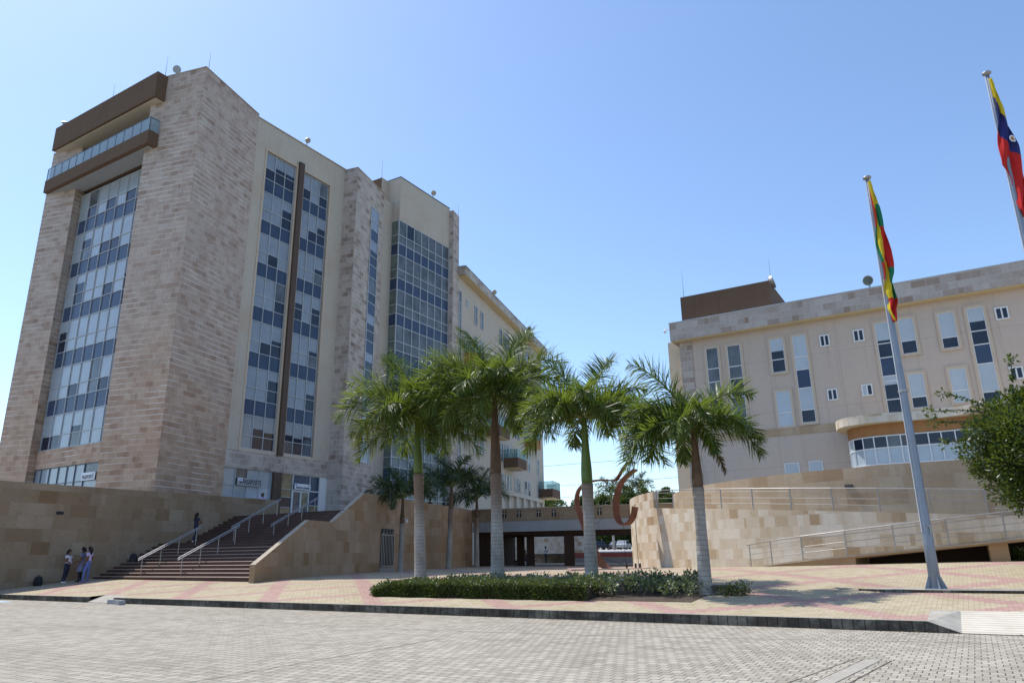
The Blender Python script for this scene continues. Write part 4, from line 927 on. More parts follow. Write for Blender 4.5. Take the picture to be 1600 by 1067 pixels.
def wlight(x, y, z, n, label):
    p = Vector((x, y, z)); n = Vector(n); t = Vector((-n.y, n.x, 0)); b = MB()
    for s in (0,):
        q = [p - t * 0.16 - Vector((0, 0, 0.07)), p + t * 0.16 - Vector((0, 0, 0.07)), p + t * 0.16 + Vector((0, 0, 0.07)), p - t * 0.16 + Vector((0, 0, 0.07))]
        r = [k + n * 0.09 * (0.6 if i > 1 else 1) for i, k in enumerate(q)]
        b.face(r); 
        for i in range(4): b.face([q[i], q[(i + 1) % 4], r[(i + 1) % 4], r[i]])
    tag(b.build('wall_light', 'black', org=p), label, 'wall light', 'small dark lights on the stone walls')
wlight(-39.3, 20.3, 3.9, (1, 0, 0), 'small dark light on the long brown wall above the people')
wlight(*arc(-102, 15.1), 4.12, (-0.2, -0.98, 0), 'small dark light on the upper tan wall over the ramp railing')
wlight(-34.3, 46.6, 4.2, (0.97, -0.2, 0), 'small dark light high on the curved wall between the shaded palms')

# ------------------------------------------------------------------ vegetation
def leaf(mb, p, d, n_, L, W, m=0):
    """pointed leaf: two faces folded along the midrib"""
    d = d.normalized(); s = d.cross(n_); s = s.normalized() if s.length > 1e-6 else d.orthogonal().normalized()
    i = len(mb.v); mid = p + d * L * 0.5
    mb.v += [p, mid + s * W / 2, p + d * L, mid - s * W / 2]
    mb.f.append((i, i + 1, i + 2, i + 3)); mb.m.append(m); mb.uv.append([(0, 0), (1, 0), (1, 1), (0, 1)])
def frond(parent, base, az, el, droop, L, mat, rnd, nl=100, lw=0.036, ll=1.05):
    h = (CR * math.cos(rad(az)) + CF * math.sin(rad(az))).normalized()
    P = [Vector(base)]; T = []; N = 16; pit = rad(el)
    for i in range(N):
        t = i / N; a = pit - rad(droop) * (t ** 1.35); d = h * math.cos(a) + Vector((0, 0, math.sin(a))); T.append(d); P.append(P[-1] + d * L / N)
    T.append(T[-1]); mb = MB()
    mb.tube(P, [0.045 * (1 - 0.9 * i / N) + 0.004 for i in range(N + 1)], 5, 1)
    for k in range(nl):
        t = 0.14 + 0.86 * (k + rnd.random() * 0.6) / nl; f = min(t * N, N - 1e-3); i = int(f); p = P[i].lerp(P[i + 1], f - i); tg = T[i]
        side = tg.cross(Vector((0, 0, 1))); side = side.normalized() if side.length > 0.05 else h.cross(Vector((0, 0, 1))).normalized()
        upv = side.cross(tg).normalized()
        prof = max(0.22, math.sin(math.pi * min(1, 0.12 + 0.8 * t)) ** 0.6) * (1 - 0.35 * max(0, t - 0.75) / 0.25)
        for sgn in (-1, 1):
            up_ = rnd.random() < 0.55
            lift = rnd.uniform(0.25, 1.25) if up_ else rnd.uniform(-0.9, 0.0)
            if el > 80: lift *= 0.5
            fwd_ = 0.45 + 0.55 * t + 0.25 * rnd.random() + (1.0 if el > 80 else 0)
            d = (side * sgn * 0.85 + upv * lift + tg * fwd_).normalized(); ln = ll * prof * (0.75 + 0.4 * rnd.random()) * L / 3.0 * (0.55 if el > 80 else 1)
            wv = lw * (0.75 + 0.5 * rnd.random()); a0 = p; wd = d.cross(upv); wd = wd.normalized() if wd.length > 1e-4 else tg
            wd = (wd + upv * rnd.uniform(-.7, .7)).normalized()
            dd = d.copy(); q = a0; segs = [a0]; sag = rnd.uniform(0.02, 0.16) if up_ else rnd.uniform(0.10, 0.34)
            for s in range(3):
                dd = (dd + Vector((0, 0, -sag * (0.6 + s * 0.7)))).normalized(); q = q + dd * ln / 3; segs.append(q)
            ws = [wv * 0.7, wv, wv * 0.75, wv * 0.08]
            i0 = len(mb.v)
            for s_, w_ in zip(segs, ws): mb.v += [s_ - wd * w_ / 2, s_ + wd * w_ / 2]
            for s in range(3):
                mb.f.append((i0 + 2 * s, i0 + 2 * s + 1, i0 + 2 * s + 3, i0 + 2 * s + 2)); mb.m.append(0); mb.uv.append([(0, 0), (1, 0), (1, 1), (0, 1)])
    return mb.build('frond', [mat, 'rachis'], parent)
LOW = [(15, -8, 66, 0.9), (165, -10, 66, 0.95), (300, -6, 78, 0.8), (240, -8, 75, 0.8), (190, 48, 100, 1.0)]
FR = [(30, 60, 88, 0.9), (165, 62, 88, 0.9), (345, 40, 100, 0.9), (200, 20, 95, 0.95), (255, 15, 95, 0.8), (285, 55, 115, 0.8), (40, 77, 52, 1.05), (150, 80, 46, 1.0), (150, 74, 45, 1.0), (35, 72, 48, 1.0), (180, 55, 70, 1.0), (10, 56, 78, 1.0), (192, 36, 92, 1.0), (-8, 34, 92, 1.0), (172, 12, 84, 1.0), (-22, 8, 80, 0.95), (215, 4, 78, 0.9), (268, 48, 105, 0.85), (300, 28, 95, 0.9), (238, 30, 98, 0.9), (90, 45, 85, 1.0), (60, 36, 90, 1.0), (125, 38, 90, 1.0), (325, 2, 78, 0.85), (110, 8, 70, 0.9), (70, 5, 72, 0.9)]
def palm(x, y, label, zt, zs_, zc, r0, lean, L, shaft, fr, mat, seed, group, yellow=(), nl=100, lw=0.036, ll=1.05, dead=()):
    rnd = random.Random(seed); z0 = GZ(x, y); t = thing('palm_tree', (x, y, z0), label, 'palm tree', group)
    lx, ly = lean; H = zc - z0
    def ax(z): k = (z - z0) / H; return Vector((x + lx * k, y + ly * k, z))
    pts = []; rr = []
    n = 26
    for i in range(n + 1):
        z = z0 - 0.05 + (zt - z0 + 0.05) * i / n; k = i / n; pts.append(ax(z))
        rr.append(r0 * (1.0 + 0.28 * math.exp(-k * 14) - 0.06 * k + 0.06 * math.sin(k * 7)) * (1 + 0.02 * (i % 2)))
    MB().tube(pts, rr, 18).build('trunk', 'palm_trunk', t, smooth=True)
    q = [ax(zt + (zc - zt) * k) for k in (-0.01, 0.05, 0.2, 0.5, 0.8, 1.0, 1.12)]; rs = [r0 * k for k in (0.86, 0.93, 0.90, 0.66, 0.5, 0.42, 0.15)]
    MB().tube(q, rs, 16).build('crownshaft', shaft, t, smooth=True)
    top = ax(zc)
    for i, (az, el, dr, l) in enumerate(fr):
        b = top + (CR * math.cos(rad(az)) + CF * math.sin(rad(az))) * r0 * 0.35 + Vector((0, 0, 0.12 * (el / 90) - 0.1))
        frond(t, b, az + rnd.uniform(-6, 6), el + rnd.uniform(-4, 4), dr + rnd.uniform(-8, 8), L * l * rnd.uniform(0.93, 1.07), 'palm_dead' if i in dead else ('palm_yellow' if i in yellow else mat), rnd, nl, lw, ll * (0.5 if i in dead else 1))
    return t
pg = 'royal palms in the planting bed'
palm(-19.2, 24.3, 'royal palm with a bright green crownshaft at the left end of the hedge', 4.85, 0, 7.3, 0.215, (-0.25, -0.15), 3.42, 'palm_green', FR + LOW, 'palm_leaf', 1, pg, yellow=(14,))
palm(-15.45, 24.2, 'tallest royal palm with a brown dead sheath, second from the left in the bed', 4.6, 0, 7.75, 0.235, (-0.1, 0), 3.4, 'palm_brown', FR + LOW, 'palm_leaf', 2, pg)
f3 = [(-5, 12, 72, 1.25), (8, 2, 70, 1.15), (165, 76, 50, 1.0), (40, 66, 40, 1.05), (175, 58, 75, 0.85), (15, 50, 70, 0.95), (190, 30, 95, 0.85), (5, 28, 75, 1.15), (-12, 16, 70, 1.1), (168, 4, 80, 0.85), (205, 10, 85, 0.8), (265, 48, 110, 0.8), (310, 28, 90, 0.95), (235, 28, 98, 0.85), (90, 40, 85, 1.0), (60, 30, 80, 1.0), (130, 35, 90, 0.9), (-30, 2, 65, 1.0), (100, 5, 70, 0.9)]
palm(-10.6, 22.2, 'royal palm with a slim green crownshaft right before the rusty sculpture', 3.78, 0, 6.1, 0.20, (-0.05, 0), 2.78, 'palm_green', f3 + [(30, 58, 90, .85), (160, 50, 95, .85), (345, 40, 105, .85), (215, 40, 105, .8), (285, 25, 95, .8)], 'palm_leaf', 3, pg)
f4 = [(182, 14, 88, 1.1), (172, 26, 100, 1.0), (205, -4, 74, 0.95), (160, 66, 50, 1.15), (8, 58, 80, 0.98), (185, 40, 80, 0.9), (-10, 18, 92, 0.92), (-22, 4, 80, 0.9), (195, 8, 80, 1.0), (170, -4, 75, 1.0), (235, 20, 92, 0.85), (270, 45, 110, 0.75), (305, 20, 95, 0.85), (80, 55, 80, 0.8), (50, 40, 85, 0.9), (120, 38, 85, 0.9), (285, -8, 75, 0.7), (90, 0, 75, 0.8)]
palm(-6.4, 20.5, 'shortest royal palm with a brown neck at the right end of the bed', 3.3, 0, 5.15, 0.165, (0.03, 0.03), 2.3, 'palm_brown', f4 + [(-4, -52, 34, 0.62)], 'palm_leaf', 4, pg, dead=(len(f4),))
pb = 'shaded palms along the curved stone wall'
fb_ = [f for f in FR if f[0] not in (268, 110)][:15]
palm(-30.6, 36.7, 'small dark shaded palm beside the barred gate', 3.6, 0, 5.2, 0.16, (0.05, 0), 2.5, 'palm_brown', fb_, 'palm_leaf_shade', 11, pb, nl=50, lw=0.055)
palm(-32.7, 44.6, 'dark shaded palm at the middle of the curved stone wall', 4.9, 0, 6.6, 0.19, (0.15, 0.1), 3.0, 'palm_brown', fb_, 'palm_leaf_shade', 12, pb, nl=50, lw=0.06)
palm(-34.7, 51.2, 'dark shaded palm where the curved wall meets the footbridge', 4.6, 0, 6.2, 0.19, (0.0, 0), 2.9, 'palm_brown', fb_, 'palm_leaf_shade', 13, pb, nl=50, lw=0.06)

# clipped hedge and loose shrubs of the bed
def clump(mb, c, r, n, L, rnd, m=0, flat=0.8):
    for _ in range(n):
        v = Vector((rnd.gauss(0, 1), rnd.gauss(0, 1), rnd.gauss(0, 1))); v.normalize(); q = v * (rnd.random() ** 0.4)
        p = Vector(c) + Vector((q.x * r, q.y * r, q.z * r * flat))
        d = (v + Vector((rnd.uniform(-.8, .8), rnd.uniform(-.8, .8), rnd.uniform(-.3, .9)))).normalized()
        leaf(mb, p, d, Vector((rnd.uniform(-1, 1), rnd.uniform(-1, 1), rnd.uniform(0.2, 1.2))), L * rnd.uniform(0.7, 1.3), L * 0.5 * rnd.uniform(0.8, 1.2), m)
rn = random.Random(5)
HX0, HX1, HY0, HY1, HH = -16.7, -9.6, 18.75, 20.0, 0.44
hb = MB()
for i in range(15000):
    x = rn.uniform(HX0, HX1 + 0.5); f = rn.random(); z = rn.random(); e = min(1, (x - HX0) / 0.8) if x < HX0 + 0.8 else 1
    hh = HH * (0.55 + 0.45 * e) * (1 + 0.06 * math.sin(x * 3.1))
    if rn.random() < 0.62: y = HY0 + abs(rn.gauss(0, 0.07)) - 0.02 + 0.04 * math.sin(x * 5); zz = z * hh
    else: y = rn.uniform(HY0, HY1); zz = hh - abs(rn.gauss(0, 0.05))
    p = Vector((x, y, GZ(x, y) + zz))
    leaf(hb, p, Vector((rn.uniform(-.8, .8), rn.uniform(-1.2, .3), rn.uniform(-.2, 1))), Vector((rn.uniform(-1, 1), -0.6, rn.random() + .3)), rn.uniform(0.05, 0.10), rn.uniform(0.028, 0.05))
for i in range(2500):   # left end tuft
    a = rn.uniform(0, 2 * math.pi); r = rn.random() ** 0.5 * 0.55; x = HX0 + 0.1 + math.cos(a) * r; y = 19.3 + math.sin(a) * r * 1.0
    leaf(hb, Vector((x, y, GZ(x, y) + rn.random() * 0.5 * (1 - r))), Vector((rn.uniform(-1, 1), rn.uniform(-1, .4), rn.uniform(0, 1))), Vector((rn.uniform(-1, 1), -0.6, 1)), 0.08, 0.042)
HG = hb.build('hedge', 'hedge_leaf', org=(-13, 19.2, 0.35)); tag(HG, 'low clipped dark green hedge along the front of the palm bed', 'hedge')
cr = MB().box(HX0 + 0.25, HX1 + 0.3, HY0 + 0.09, HY1 - 0.1, 0.2, GZ(-13, 19.3) + HH - 0.12); cr.build('shade_core', 'soil', HG)  # plain dark box stands in for the shade between the hedge leaves
def shrub_row(label, x0, x1, y0, y1, h, n, seed, mat, L, dens=1.0, sparse=False):
    r = random.Random(seed); mb = MB(); st = MB()
    for _ in range(n):
        x, y = r.uniform(x0, x1), r.uniform(y0, y1); hh = h * r.uniform(0.65, 1.25); z0 = GZ(x, y)
        for k in range(3):
            tip = Vector((x + r.uniform(-.3, .3), y + r.uniform(-.3, .3), z0 + hh * r.uniform(0.7, 1))); st.tube([(x, y, z0), tip], [0.012, 0.005], 4)
            clump(mb, tip - Vector((0, 0, 0.08)), 0.17, int(26 * dens), L, r)
    o = mb.build('shrub_row', mat, org=((x0 + x1) / 2, (y0 + y1) / 2, 0.4)); tag(o, label, 'shrubs'); st.build('stems', 'wood', o); return o
shrub_row('loose pale green shrubs growing behind the clipped hedge', -16.0, -10.3, 20.4, 22.8, 0.28, 95, 21, 'shrub_leaf', 0.10)
shrub_row('open dark shrubs with visible twigs between the two right palms', -10.2, -6.6, 19.7, 21.2, 0.48, 44, 22, 'shrub_leaf', 0.11, 1.1)
for k in range(5):
    xk = -6.0 + 0.17 * k; o = shrub_row('tiny low shrub right of the shortest palm', xk - 0.08, xk + 0.08, 20.3, 20.55, 0.27, 2, 40 + k, 'hedge_leaf', 0.08, 0.9); o.name = 'small_shrub'; o['category'] = 'shrub'; o['group'] = 'tiny shrubs right of the shortest palm'
shrub_row('dark low plants growing under the right end of the ramp', 0.9, 5.0, 29.5, 30.4, 0.34, 26, 24, 'hedge_leaf', 0.13)
bed = MB(); 
for xa, xb in ((-16.6, -13), (-13, -9.5), (-9.5, -6.3)): bed.face([(xa, 18.9, GZ(xa, 18.9) + .012), (xb, 18.9, GZ(xb, 18.9) + .012), (xb, 20.5, GZ(xb, 20.5) + .012), (xa, 20.5, GZ(xa, 20.5) + .012)]); bed.face([(xa, 20.5, GZ(xa, 20.5) + .012), (xb, 20.5, GZ(xb, 20.5) + .012), (xb, 22.5, GZ(xb, 22.5) + .012), (xa, 22.5, GZ(xa, 22.5) + .012)])
struct(bed.build('soil_bed', 'soil'))

lt = MB(); r = random.Random(99)
for i in range(420):
    if i % 3: x = r.uniform(-22, 2); y = KY - abs(r.gauss(0, 0.12)) - 0.02; z = 0.012
    else: x = r.uniform(-19, -3); y = 18.6 - abs(r.gauss(0, 0.5)); y = max(y, 17.1); z = GZ(x, y) + 0.012
    a = r.uniform(0, 6.28); leaf(lt, Vector((x, y, z)), Vector((math.cos(a), math.sin(a), 0.15)), Vector((0, 0, 1)), r.uniform(0.03, 0.09), r.uniform(0.015, 0.03))
tag(lt.build('fallen_leaves', 'dry_leaf', org=(-10, 17, 0.2)), 'dry fallen leaves along the kerb and bed edge', 'leaves', None, 'stuff')
def broadleaf(x, y, z0, label, H, rx, rz_, mat, nb, nleaf, L, seed, group=None, trunk_r=0.2, cz_=None, sprigs=()):
    r = random.Random(seed); t = thing('leafy_tree', (x, y, z0), label, 'tree', group); tb = MB(); cb = MB()
    c = Vector((x, y, cz_ if cz_ else z0 + H - rz_)); fork = Vector((x + r.uniform(-.2, .2), y, z0 + (c.z - z0) * 0.45))
    tb.tube([(x, y, z0 - 0.1), (x + 0.05, y, z0 + 0.5), fork], [trunk_r * 1.35, trunk_r, trunk_r * 0.8], 10)
    for k in range(nb):
        th = 2 * math.pi * r.random(); ph = math.acos(r.uniform(-0.75, 1)); q = (0.55 + 0.45 * r.random()) if k % 4 else 0.4 * r.random()
        tip = c + Vector((math.sin(ph) * math.cos(th) * rx, math.sin(ph) * math.sin(th) * rx, math.cos(ph) * rz_)) * q
        if k % 2 == 0:
            m_ = fork.lerp(tip, 0.5) + Vector((r.uniform(-.2, .2), r.uniform(-.2, .2), 0.2)); tb.tube([fork, m_, tip], [trunk_r * 0.35, trunk_r * 0.18, 0.012], 5)
        clump(cb, tip, rx * r.uniform(0.16, 0.30), nleaf // nb, L, r, flat=0.75)
    for s in sprigs:
        a = Vector(s[0]); b2 = Vector(s[1]); tb.tube([a, a.lerp(b2, .5) + Vector((0, 0, .06)), b2], [0.02, 0.013, 0.005], 5)
        for k in range(60):
            p = a.lerp(b2, r.random() ** 0.8); leaf(cb, p, Vector((r.uniform(-1, 1), r.uniform(-1, 1), r.uniform(-.4, .8))), Vector((r.uniform(-1, 1), r.uniform(-1, 1), 1)), L * r.uniform(.8, 1.2), L * 0.5)
        clump(cb, b2, 0.16, 30, L, r)
    tb.build('trunk', 'wood', t); cb.build('crown', mat, t); return t
broadleaf(2.62, 25.3, 0.8, 'dense green leafy tree leaning into the right edge over the ramp', 6.4, 2.2, 2.1, 'tree_leaf', 190, 64000, 0.12, 31, None, 0.18, 4.12,
          sprigs=(((0.9, 24.8, 5.3), (-0.5, 24.6, 5.45)), ((0.9, 24.8, 5.5), (-0.05, 24.7, 5.95)), ((0.7, 24.8, 5.0), (-0.45, 24.6, 5.1)), ((1.7, 25, 6.1), (1.75, 24.8, 6.75)), ((0.5, 24.9, 4.6), (-0.25, 24.7, 4.5))))
tg_ = 'trees beyond the footbridge'
for k, (x, y, H, rx, rz_, lab) in enumerate(((-72.5, 150, 11.8, 4.6, 4.2, 'rounded far tree just right of the wing balcony, over the footbridge parapet'), (-67, 153, 12.6, 4.8, 4.6, 'far tree seen between the palm trunk and the rusty ribbon'), (-61.5, 152, 13.6, 4.2, 5.0, 'taller far tree right of the others, behind the rusty ribbon'), (-80, 148, 11, 5, 4, 'far tree mostly hidden behind the long wing'), (-57, 156, 13, 4.5, 4.6, 'far tree behind the rounded end of the cream wall'))):
    broadleaf(x, y, 2.6, lab, H, rx, rz_ , 'far_leaf', 60, 12000, 0.6, 50 + k, tg_, 0.35)
for k in range(10):
    pass
b = MB(); r = random.Random(77)
for i in range(46): clump(b, (-80 + 52 * i / 45, 152 + r.uniform(-3, 3), 3.6 + r.uniform(0, 4.5)), 2.6, 750, 0.7, r)
o = b.build('far_shrubbery', 'far_leaf', org=(-54, 152, 3)); tag(o, 'dark mass of far foliage seen under the footbridge', 'foliage', None, 'stuff')
# two distant palms over the parapet
palmf = [f for f in FR][:13]
def far_palm(x, y, z0, H, label, seed):
    rnd = random.Random(seed); t = thing('palm_tree', (x, y, z0), label, 'palm tree', 'far palms over the footbridge'); MB().tube([(x, y, z0), (x, y, z0 + H)], [0.25, 0.18], 8).build('trunk', 'palm_trunk', t)
    for az, el, dr, l in palmf: frond(t, (x, y, z0 + H), az + rnd.uniform(-15, 15), el, dr, 3.6 * l, 'palm_leaf_shade', rnd, 26, 0.11, 1.0)
far_palm(-52.0, 118, 1.9, 9.6, 'small far palm right of the wing end balcony', 91); far_palm(-48.5, 122, 1.9, 10.6, 'far palm just left of the third bed palm trunk', 92)

# ------------------------------------------------------------------ flagpoles
def flagpole(x, y, z0, H, label, r0, r1):
    t = thing('flagpole', (x, y, z0), label, 'flagpole', 'tall grey flagpoles')
    n = 10; P = [(x, y, z0 + 0.02 + H * k / n) for k in range(n + 1)]; MB().tube(P, [r0 + (r1 - r0) * k / n for k in range(n + 1)], 14).build('pole', 'galv', t, smooth=True)
    MB().tube([(x, y, z0 + H + 0.02), (x, y, z0 + H + 0.06), (x, y, z0 + H + 0.1), (x, y, z0 + H + 0.13), (x, y, z0 + H + 0.15)], [0.03, 0.11, 0.12, 0.09, 0.01], 12).build('finial', 'steel_dull', t, smooth=True)
    MB().box(x - 0.24, x + 0.24, y - 0.24, y + 0.24, z0 - 0.05, z0 + 0.03).build('base_plate', 'galv', t)
    for k in range(4):
        d = D(45 + 90 * k - 20); gs = MB(); a = Vector((x, y, z0)); s = Vector((-d.y, d.x, 0)) * 0.008
        q = [a + d * (r0 - 0.01) + Vector((0, 0, .03)), a + d * 0.27 + Vector((0, 0, .03)), a + d * 0.25 + Vector((0, 0, .07)), a + d * (r0 - 0.005) + Vector((0, 0, .36))]
        gs.face([p + s for p in q]); gs.face([p - s for p in q][::-1])
        for i in range(4): gs.face([q[i] - s, q[(i + 1) % 4] - s, q[(i + 1) % 4] + s, q[i] + s])
        gs.build('gusset', 'galv', t)
    q = MB(); a = Vector((x, y, z0 + 1.45)) - CF * (r0 + 0.02) + CR * 0.02
    q.bar(a + Vector((0, 0, -.12)), a + Vector((0, 0, .12)), 0.03, 0.03).bar(a + Vector((0, 0, 0.1)) - CR * .07, a + Vector((0, 0, .1)) + CR * .07, 0.025, 0.03); q.build('cleat', 'steel_dull', t)
    q = MB(); h = z0 + 5.05; q.tube([(x, y, h), (x, y, h + 0.07)], 0.125, 14); q.build('clamp_band', 'steel_dull', t)
    MB().tube([Vector((x, y, z0 + 1.4)) - CR * (r0 + .01) - CF * 0.03, Vector((x, y, z0 + H)) - CR * (r1 + 0.02)], 0.008, 5).build('rope', 'white_paint', t); return t
flagpole(-0.98, 22.02, 0.565, 11.45, 'grey flagpole in the middle of the paving carrying the green yellow and red flag', 0.135, 0.05)
flagpole(2.45, 22.4, 0.60, 13.9, 'grey flagpole at the right edge carrying the yellow blue and red flag', 0.14, 0.055)
def flag(name, label, x, y, ztop, prof, colour, mats, extra=None):
    """limp flag: prof = list of (drop, left, right) in metres across the view from the pole; folds run down"""
    n = len(prof); m = 44; b = MB(); G = []
    for i, (dz, l, r_) in enumerate(prof):
        row = []
        for j in range(m):
            s = j / (m - 1); off = (l + (r_ - l) * s) * 0.82; fold = 0.09 * math.sin(s * 9 + 17 * i / n) * (0.3 + 0.7 * i / n) - 0.10
            p = Vector((x, y, ztop - dz)) + CR * (off + 0.02 * math.sin(s * 17)) + CF * fold; row.append(len(b.v)); b.v.append(p)
        G.append(row)
    for i in range(n - 1):
        for j in range(m - 1):
            b.f.append((G[i][j], G[i][j + 1], G[i + 1][j + 1], G[i + 1][j])); b.m.append(colour((i + .5) / (n - 1), (j + .5) / (m - 1))); b.uv.append(None)
    o = b.build(name, mats, org=(x, y, ztop), smooth=True); sd = o.modifiers.new('thickness', 'SOLIDIFY'); sd.thickness = 0.012
    return tag(o, label, 'flag', 'flags hanging limp on the poles')
for k, c in dict(f_yellow=(0.66, 0.50, 0.03), f_green=(0.02, 0.20, 0.10), f_red=(0.58, 0.03, 0.03), f_blue=(0.035, 0.04, 0.17)).items(): M[k] = leafmat(k, c, tuple(x * 1.1 for x in c), 0.25, 0.8, 0.15)
def dense(pr, n):
    out = []
    for k in range(n):
        z = pr[-1][0] * k / (n - 1); out.append((z, interp(z, [(a, b) for a, b, _ in pr]), interp(z, [(a, c) for a, _, c in pr])))
    return out
def col1(t, s):
    if s < 0.12: return 1 if 0.34 < t < 0.60 else (2 if t < 0.72 else 0)
    if t < 0.17: return 0 if s < .6 else 0
    if t < 0.34: return 0 if s < 0.4 else 1
    if t < 0.63: return 0 if s < (0.42 - (t - .34) * 0.3) else 2 if t < 0.58 else (0 if s < .5 else 2)
    if t < 0.84: return 0 if s < 0.52 else 1
    return 2
flag('flag', 'limp yellow green and red flag hanging down the middle flagpole', -0.98, 22.02, 11.95, dense([(0, -0.03, 0.05), (0.7, -0.04, 0.16), (1.3, -0.06, 0.26), (2.0, -0.12, 0.32), (2.6, -0.08, 0.36), (2.9, -0.06, 0.34), (3.1, -0.10, 0.26), (3.5, -0.12, 0.24), (3.75, -0.05, 0.26), (4.0, -0.10, 0.14), (4.35, 0.0, 0.06)], 110), col1, ['f_yellow', 'f_green', 'f_red'])
def col2(t, s):
    e = 0.16 + 0.26 * s
    if t < e * 0.85: return 0
    if t < e * 0.85 + 0.26: return 1
    return 2
fl2 = flag('flag', 'limp yellow blue and red flag with a small emblem at the right edge', 2.45, 22.4, 14.35, dense([(0, -0.03, 0.05), (0.9, -0.03, 0.16), (1.6, -0.14, 0.30), (2.2, -0.24, 0.40), (2.8, -0.34, 0.44), (3.2, -0.08, 0.42), (3.6, -0.04, 0.36), (4.1, -0.06, 0.30), (4.3, 0.05, 0.2)], 110), col2, ['f_yellow', 'f_blue', 'f_red'])
em = MB(); c = Vector((2.45, 22.4, 12.35)) + CR * 0.14 - CF * 0.2
for (u, v, rr__, mm) in ((0, 0, 0.1, 0), (0.0, 0.0, 0.06, 1), (0.05, -0.06, 0.05, 0)):
    em.face([c + CR * (u + rr__ * math.cos(a)) * 0.8 + Vector((0, 0, v + rr__ * math.sin(a))) - CF * (0.002 + 0.003 * mm) for a in [2 * math.pi * k / 14 for k in range(14)]], mm)
em.build('emblem', ['white_paint', 'ochre_paint'], fl2)
# low kerbed island around the flagpoles
isl = MB().prism([(-2.75, 21.75), (-2.1, 21.45), (14, 21.45), (14, 22.9), (-1.9, 22.9)], 0.3, 0.575)
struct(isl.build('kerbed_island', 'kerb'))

# ------------------------------------------------------------------ sculpture
SC = thing('ribbon_sculpture', (-15.8, 35.1, 0.8), 'tall sculpture of curling rusty steel ribbons on a low plinth', 'sculpture')
def ribbon3(P, w0_, w1_, name):
    V = [Vector(p) for p in P]; out = []
    for i in range(len(V) - 1):
        p0, p1, p2, p3 = V[max(i - 1, 0)], V[i], V[i + 1], V[min(i + 2, len(V) - 1)]
        for k in range(4):
            t = k / 4; out.append(0.5 * ((2 * p1) + (p2 - p0) * t + (2 * p0 - 5 * p1 + 4 * p2 - p3) * t * t + (3 * p1 - p0 - 3 * p2 + p3) * t ** 3))
    out.append(V[-1]); wv = (CF * 0.86 + CR * 0.5); b = MB(); th = 0.03
    A = []
    for i, p in enumerate(out):
        tg = (out[min(i + 1, len(out) - 1)] - out[max(i - 1, 0)]).normalized(); nn = tg.cross(wv).normalized() * th
        wid = w0_ + (w1_ - w0_) * min(1, i / len(out) * 2.2)
        A.append([p - wv * wid / 2 - nn, p + wv * wid / 2 - nn, p + wv * wid / 2 + nn, p - wv * wid / 2 + nn])
    for a, c in zip(A, A[1:]):
        for k in range(4): b.face([a[k], a[(k + 1) % 4], c[(k + 1) % 4], c[k]])
    b.face(A[0]); b.face(A[-1][::-1]); return b.build(name, 'rust', SC)
def sp(dx, z, dep=0.0):   # position across the view from the sculpture's centre
    v = Vector((-15.9, 35.1, 0)) + CR * dx + CF * dep; return (v.x, v.y, z)
ribbon3([sp(0.2, 0.78), sp(-0.15, 1.0), sp(-0.55, 1.6), sp(-0.85, 2.4), sp(-1.1, 3.1), sp(-1.33, 3.8), sp(-1.38, 4.3), sp(-1.25, 4.75), sp(-0.9, 5.05), sp(-0.4, 5.2), sp(0.2, 5.22), sp(0.62, 5.2), sp(0.85, 5.42), sp(1.1, 5.8), sp(1.4, 6.1), sp(1.75, 6.1)], 1.1, 0.36, "ribbon")
ribbon3([sp(1.75, 5.75), sp(1.45, 5.55), sp(1.05, 5.2), sp(0.8, 4.75), sp(0.65, 4.2), sp(0.62, 3.6), sp(0.72, 3.15), sp(0.95, 2.97), sp(1.25, 3.06), sp(1.48, 3.4), sp(1.6, 3.85)], 0.6, 0.75, 'ribbon')
cb_ = MB()
for a, c in ((sp(0.62, 5.2), sp(0.75, 4.75)), (sp(1.1, 5.8), sp(1.12, 5.3)), (sp(0.7, 3.9), sp(-0.9, 2.7)), (sp(1.55, 3.6), sp(1.55, 0.8, -0.3)), (sp(0.95, 2.97), sp(0.95, 0.95)), (sp(-0.4, 1.4), sp(1.3, 0.9))): cb_.tube([a, c], 0.012, 5)
cb_.build('stay_wire', 'black_iron', SC)
MB().prism([sp(-1.9, 0, -1.2)[:2], sp(2.0, 0, -1.2)[:2], sp(2.1, 0, 1.4)[:2], sp(-1.9, 0, 1.4)[:2]], 0.5, 0.86).build('plinth', 'plaza_pink', SC)
an_ = MB()
for dx in (0.95, 1.4, 1.62): an_.bar(sp(dx, 0.86, -0.3), sp(dx, 1.08, -0.3), 0.08, 0.08)
an_.build('anchor', 'black_iron', SC)

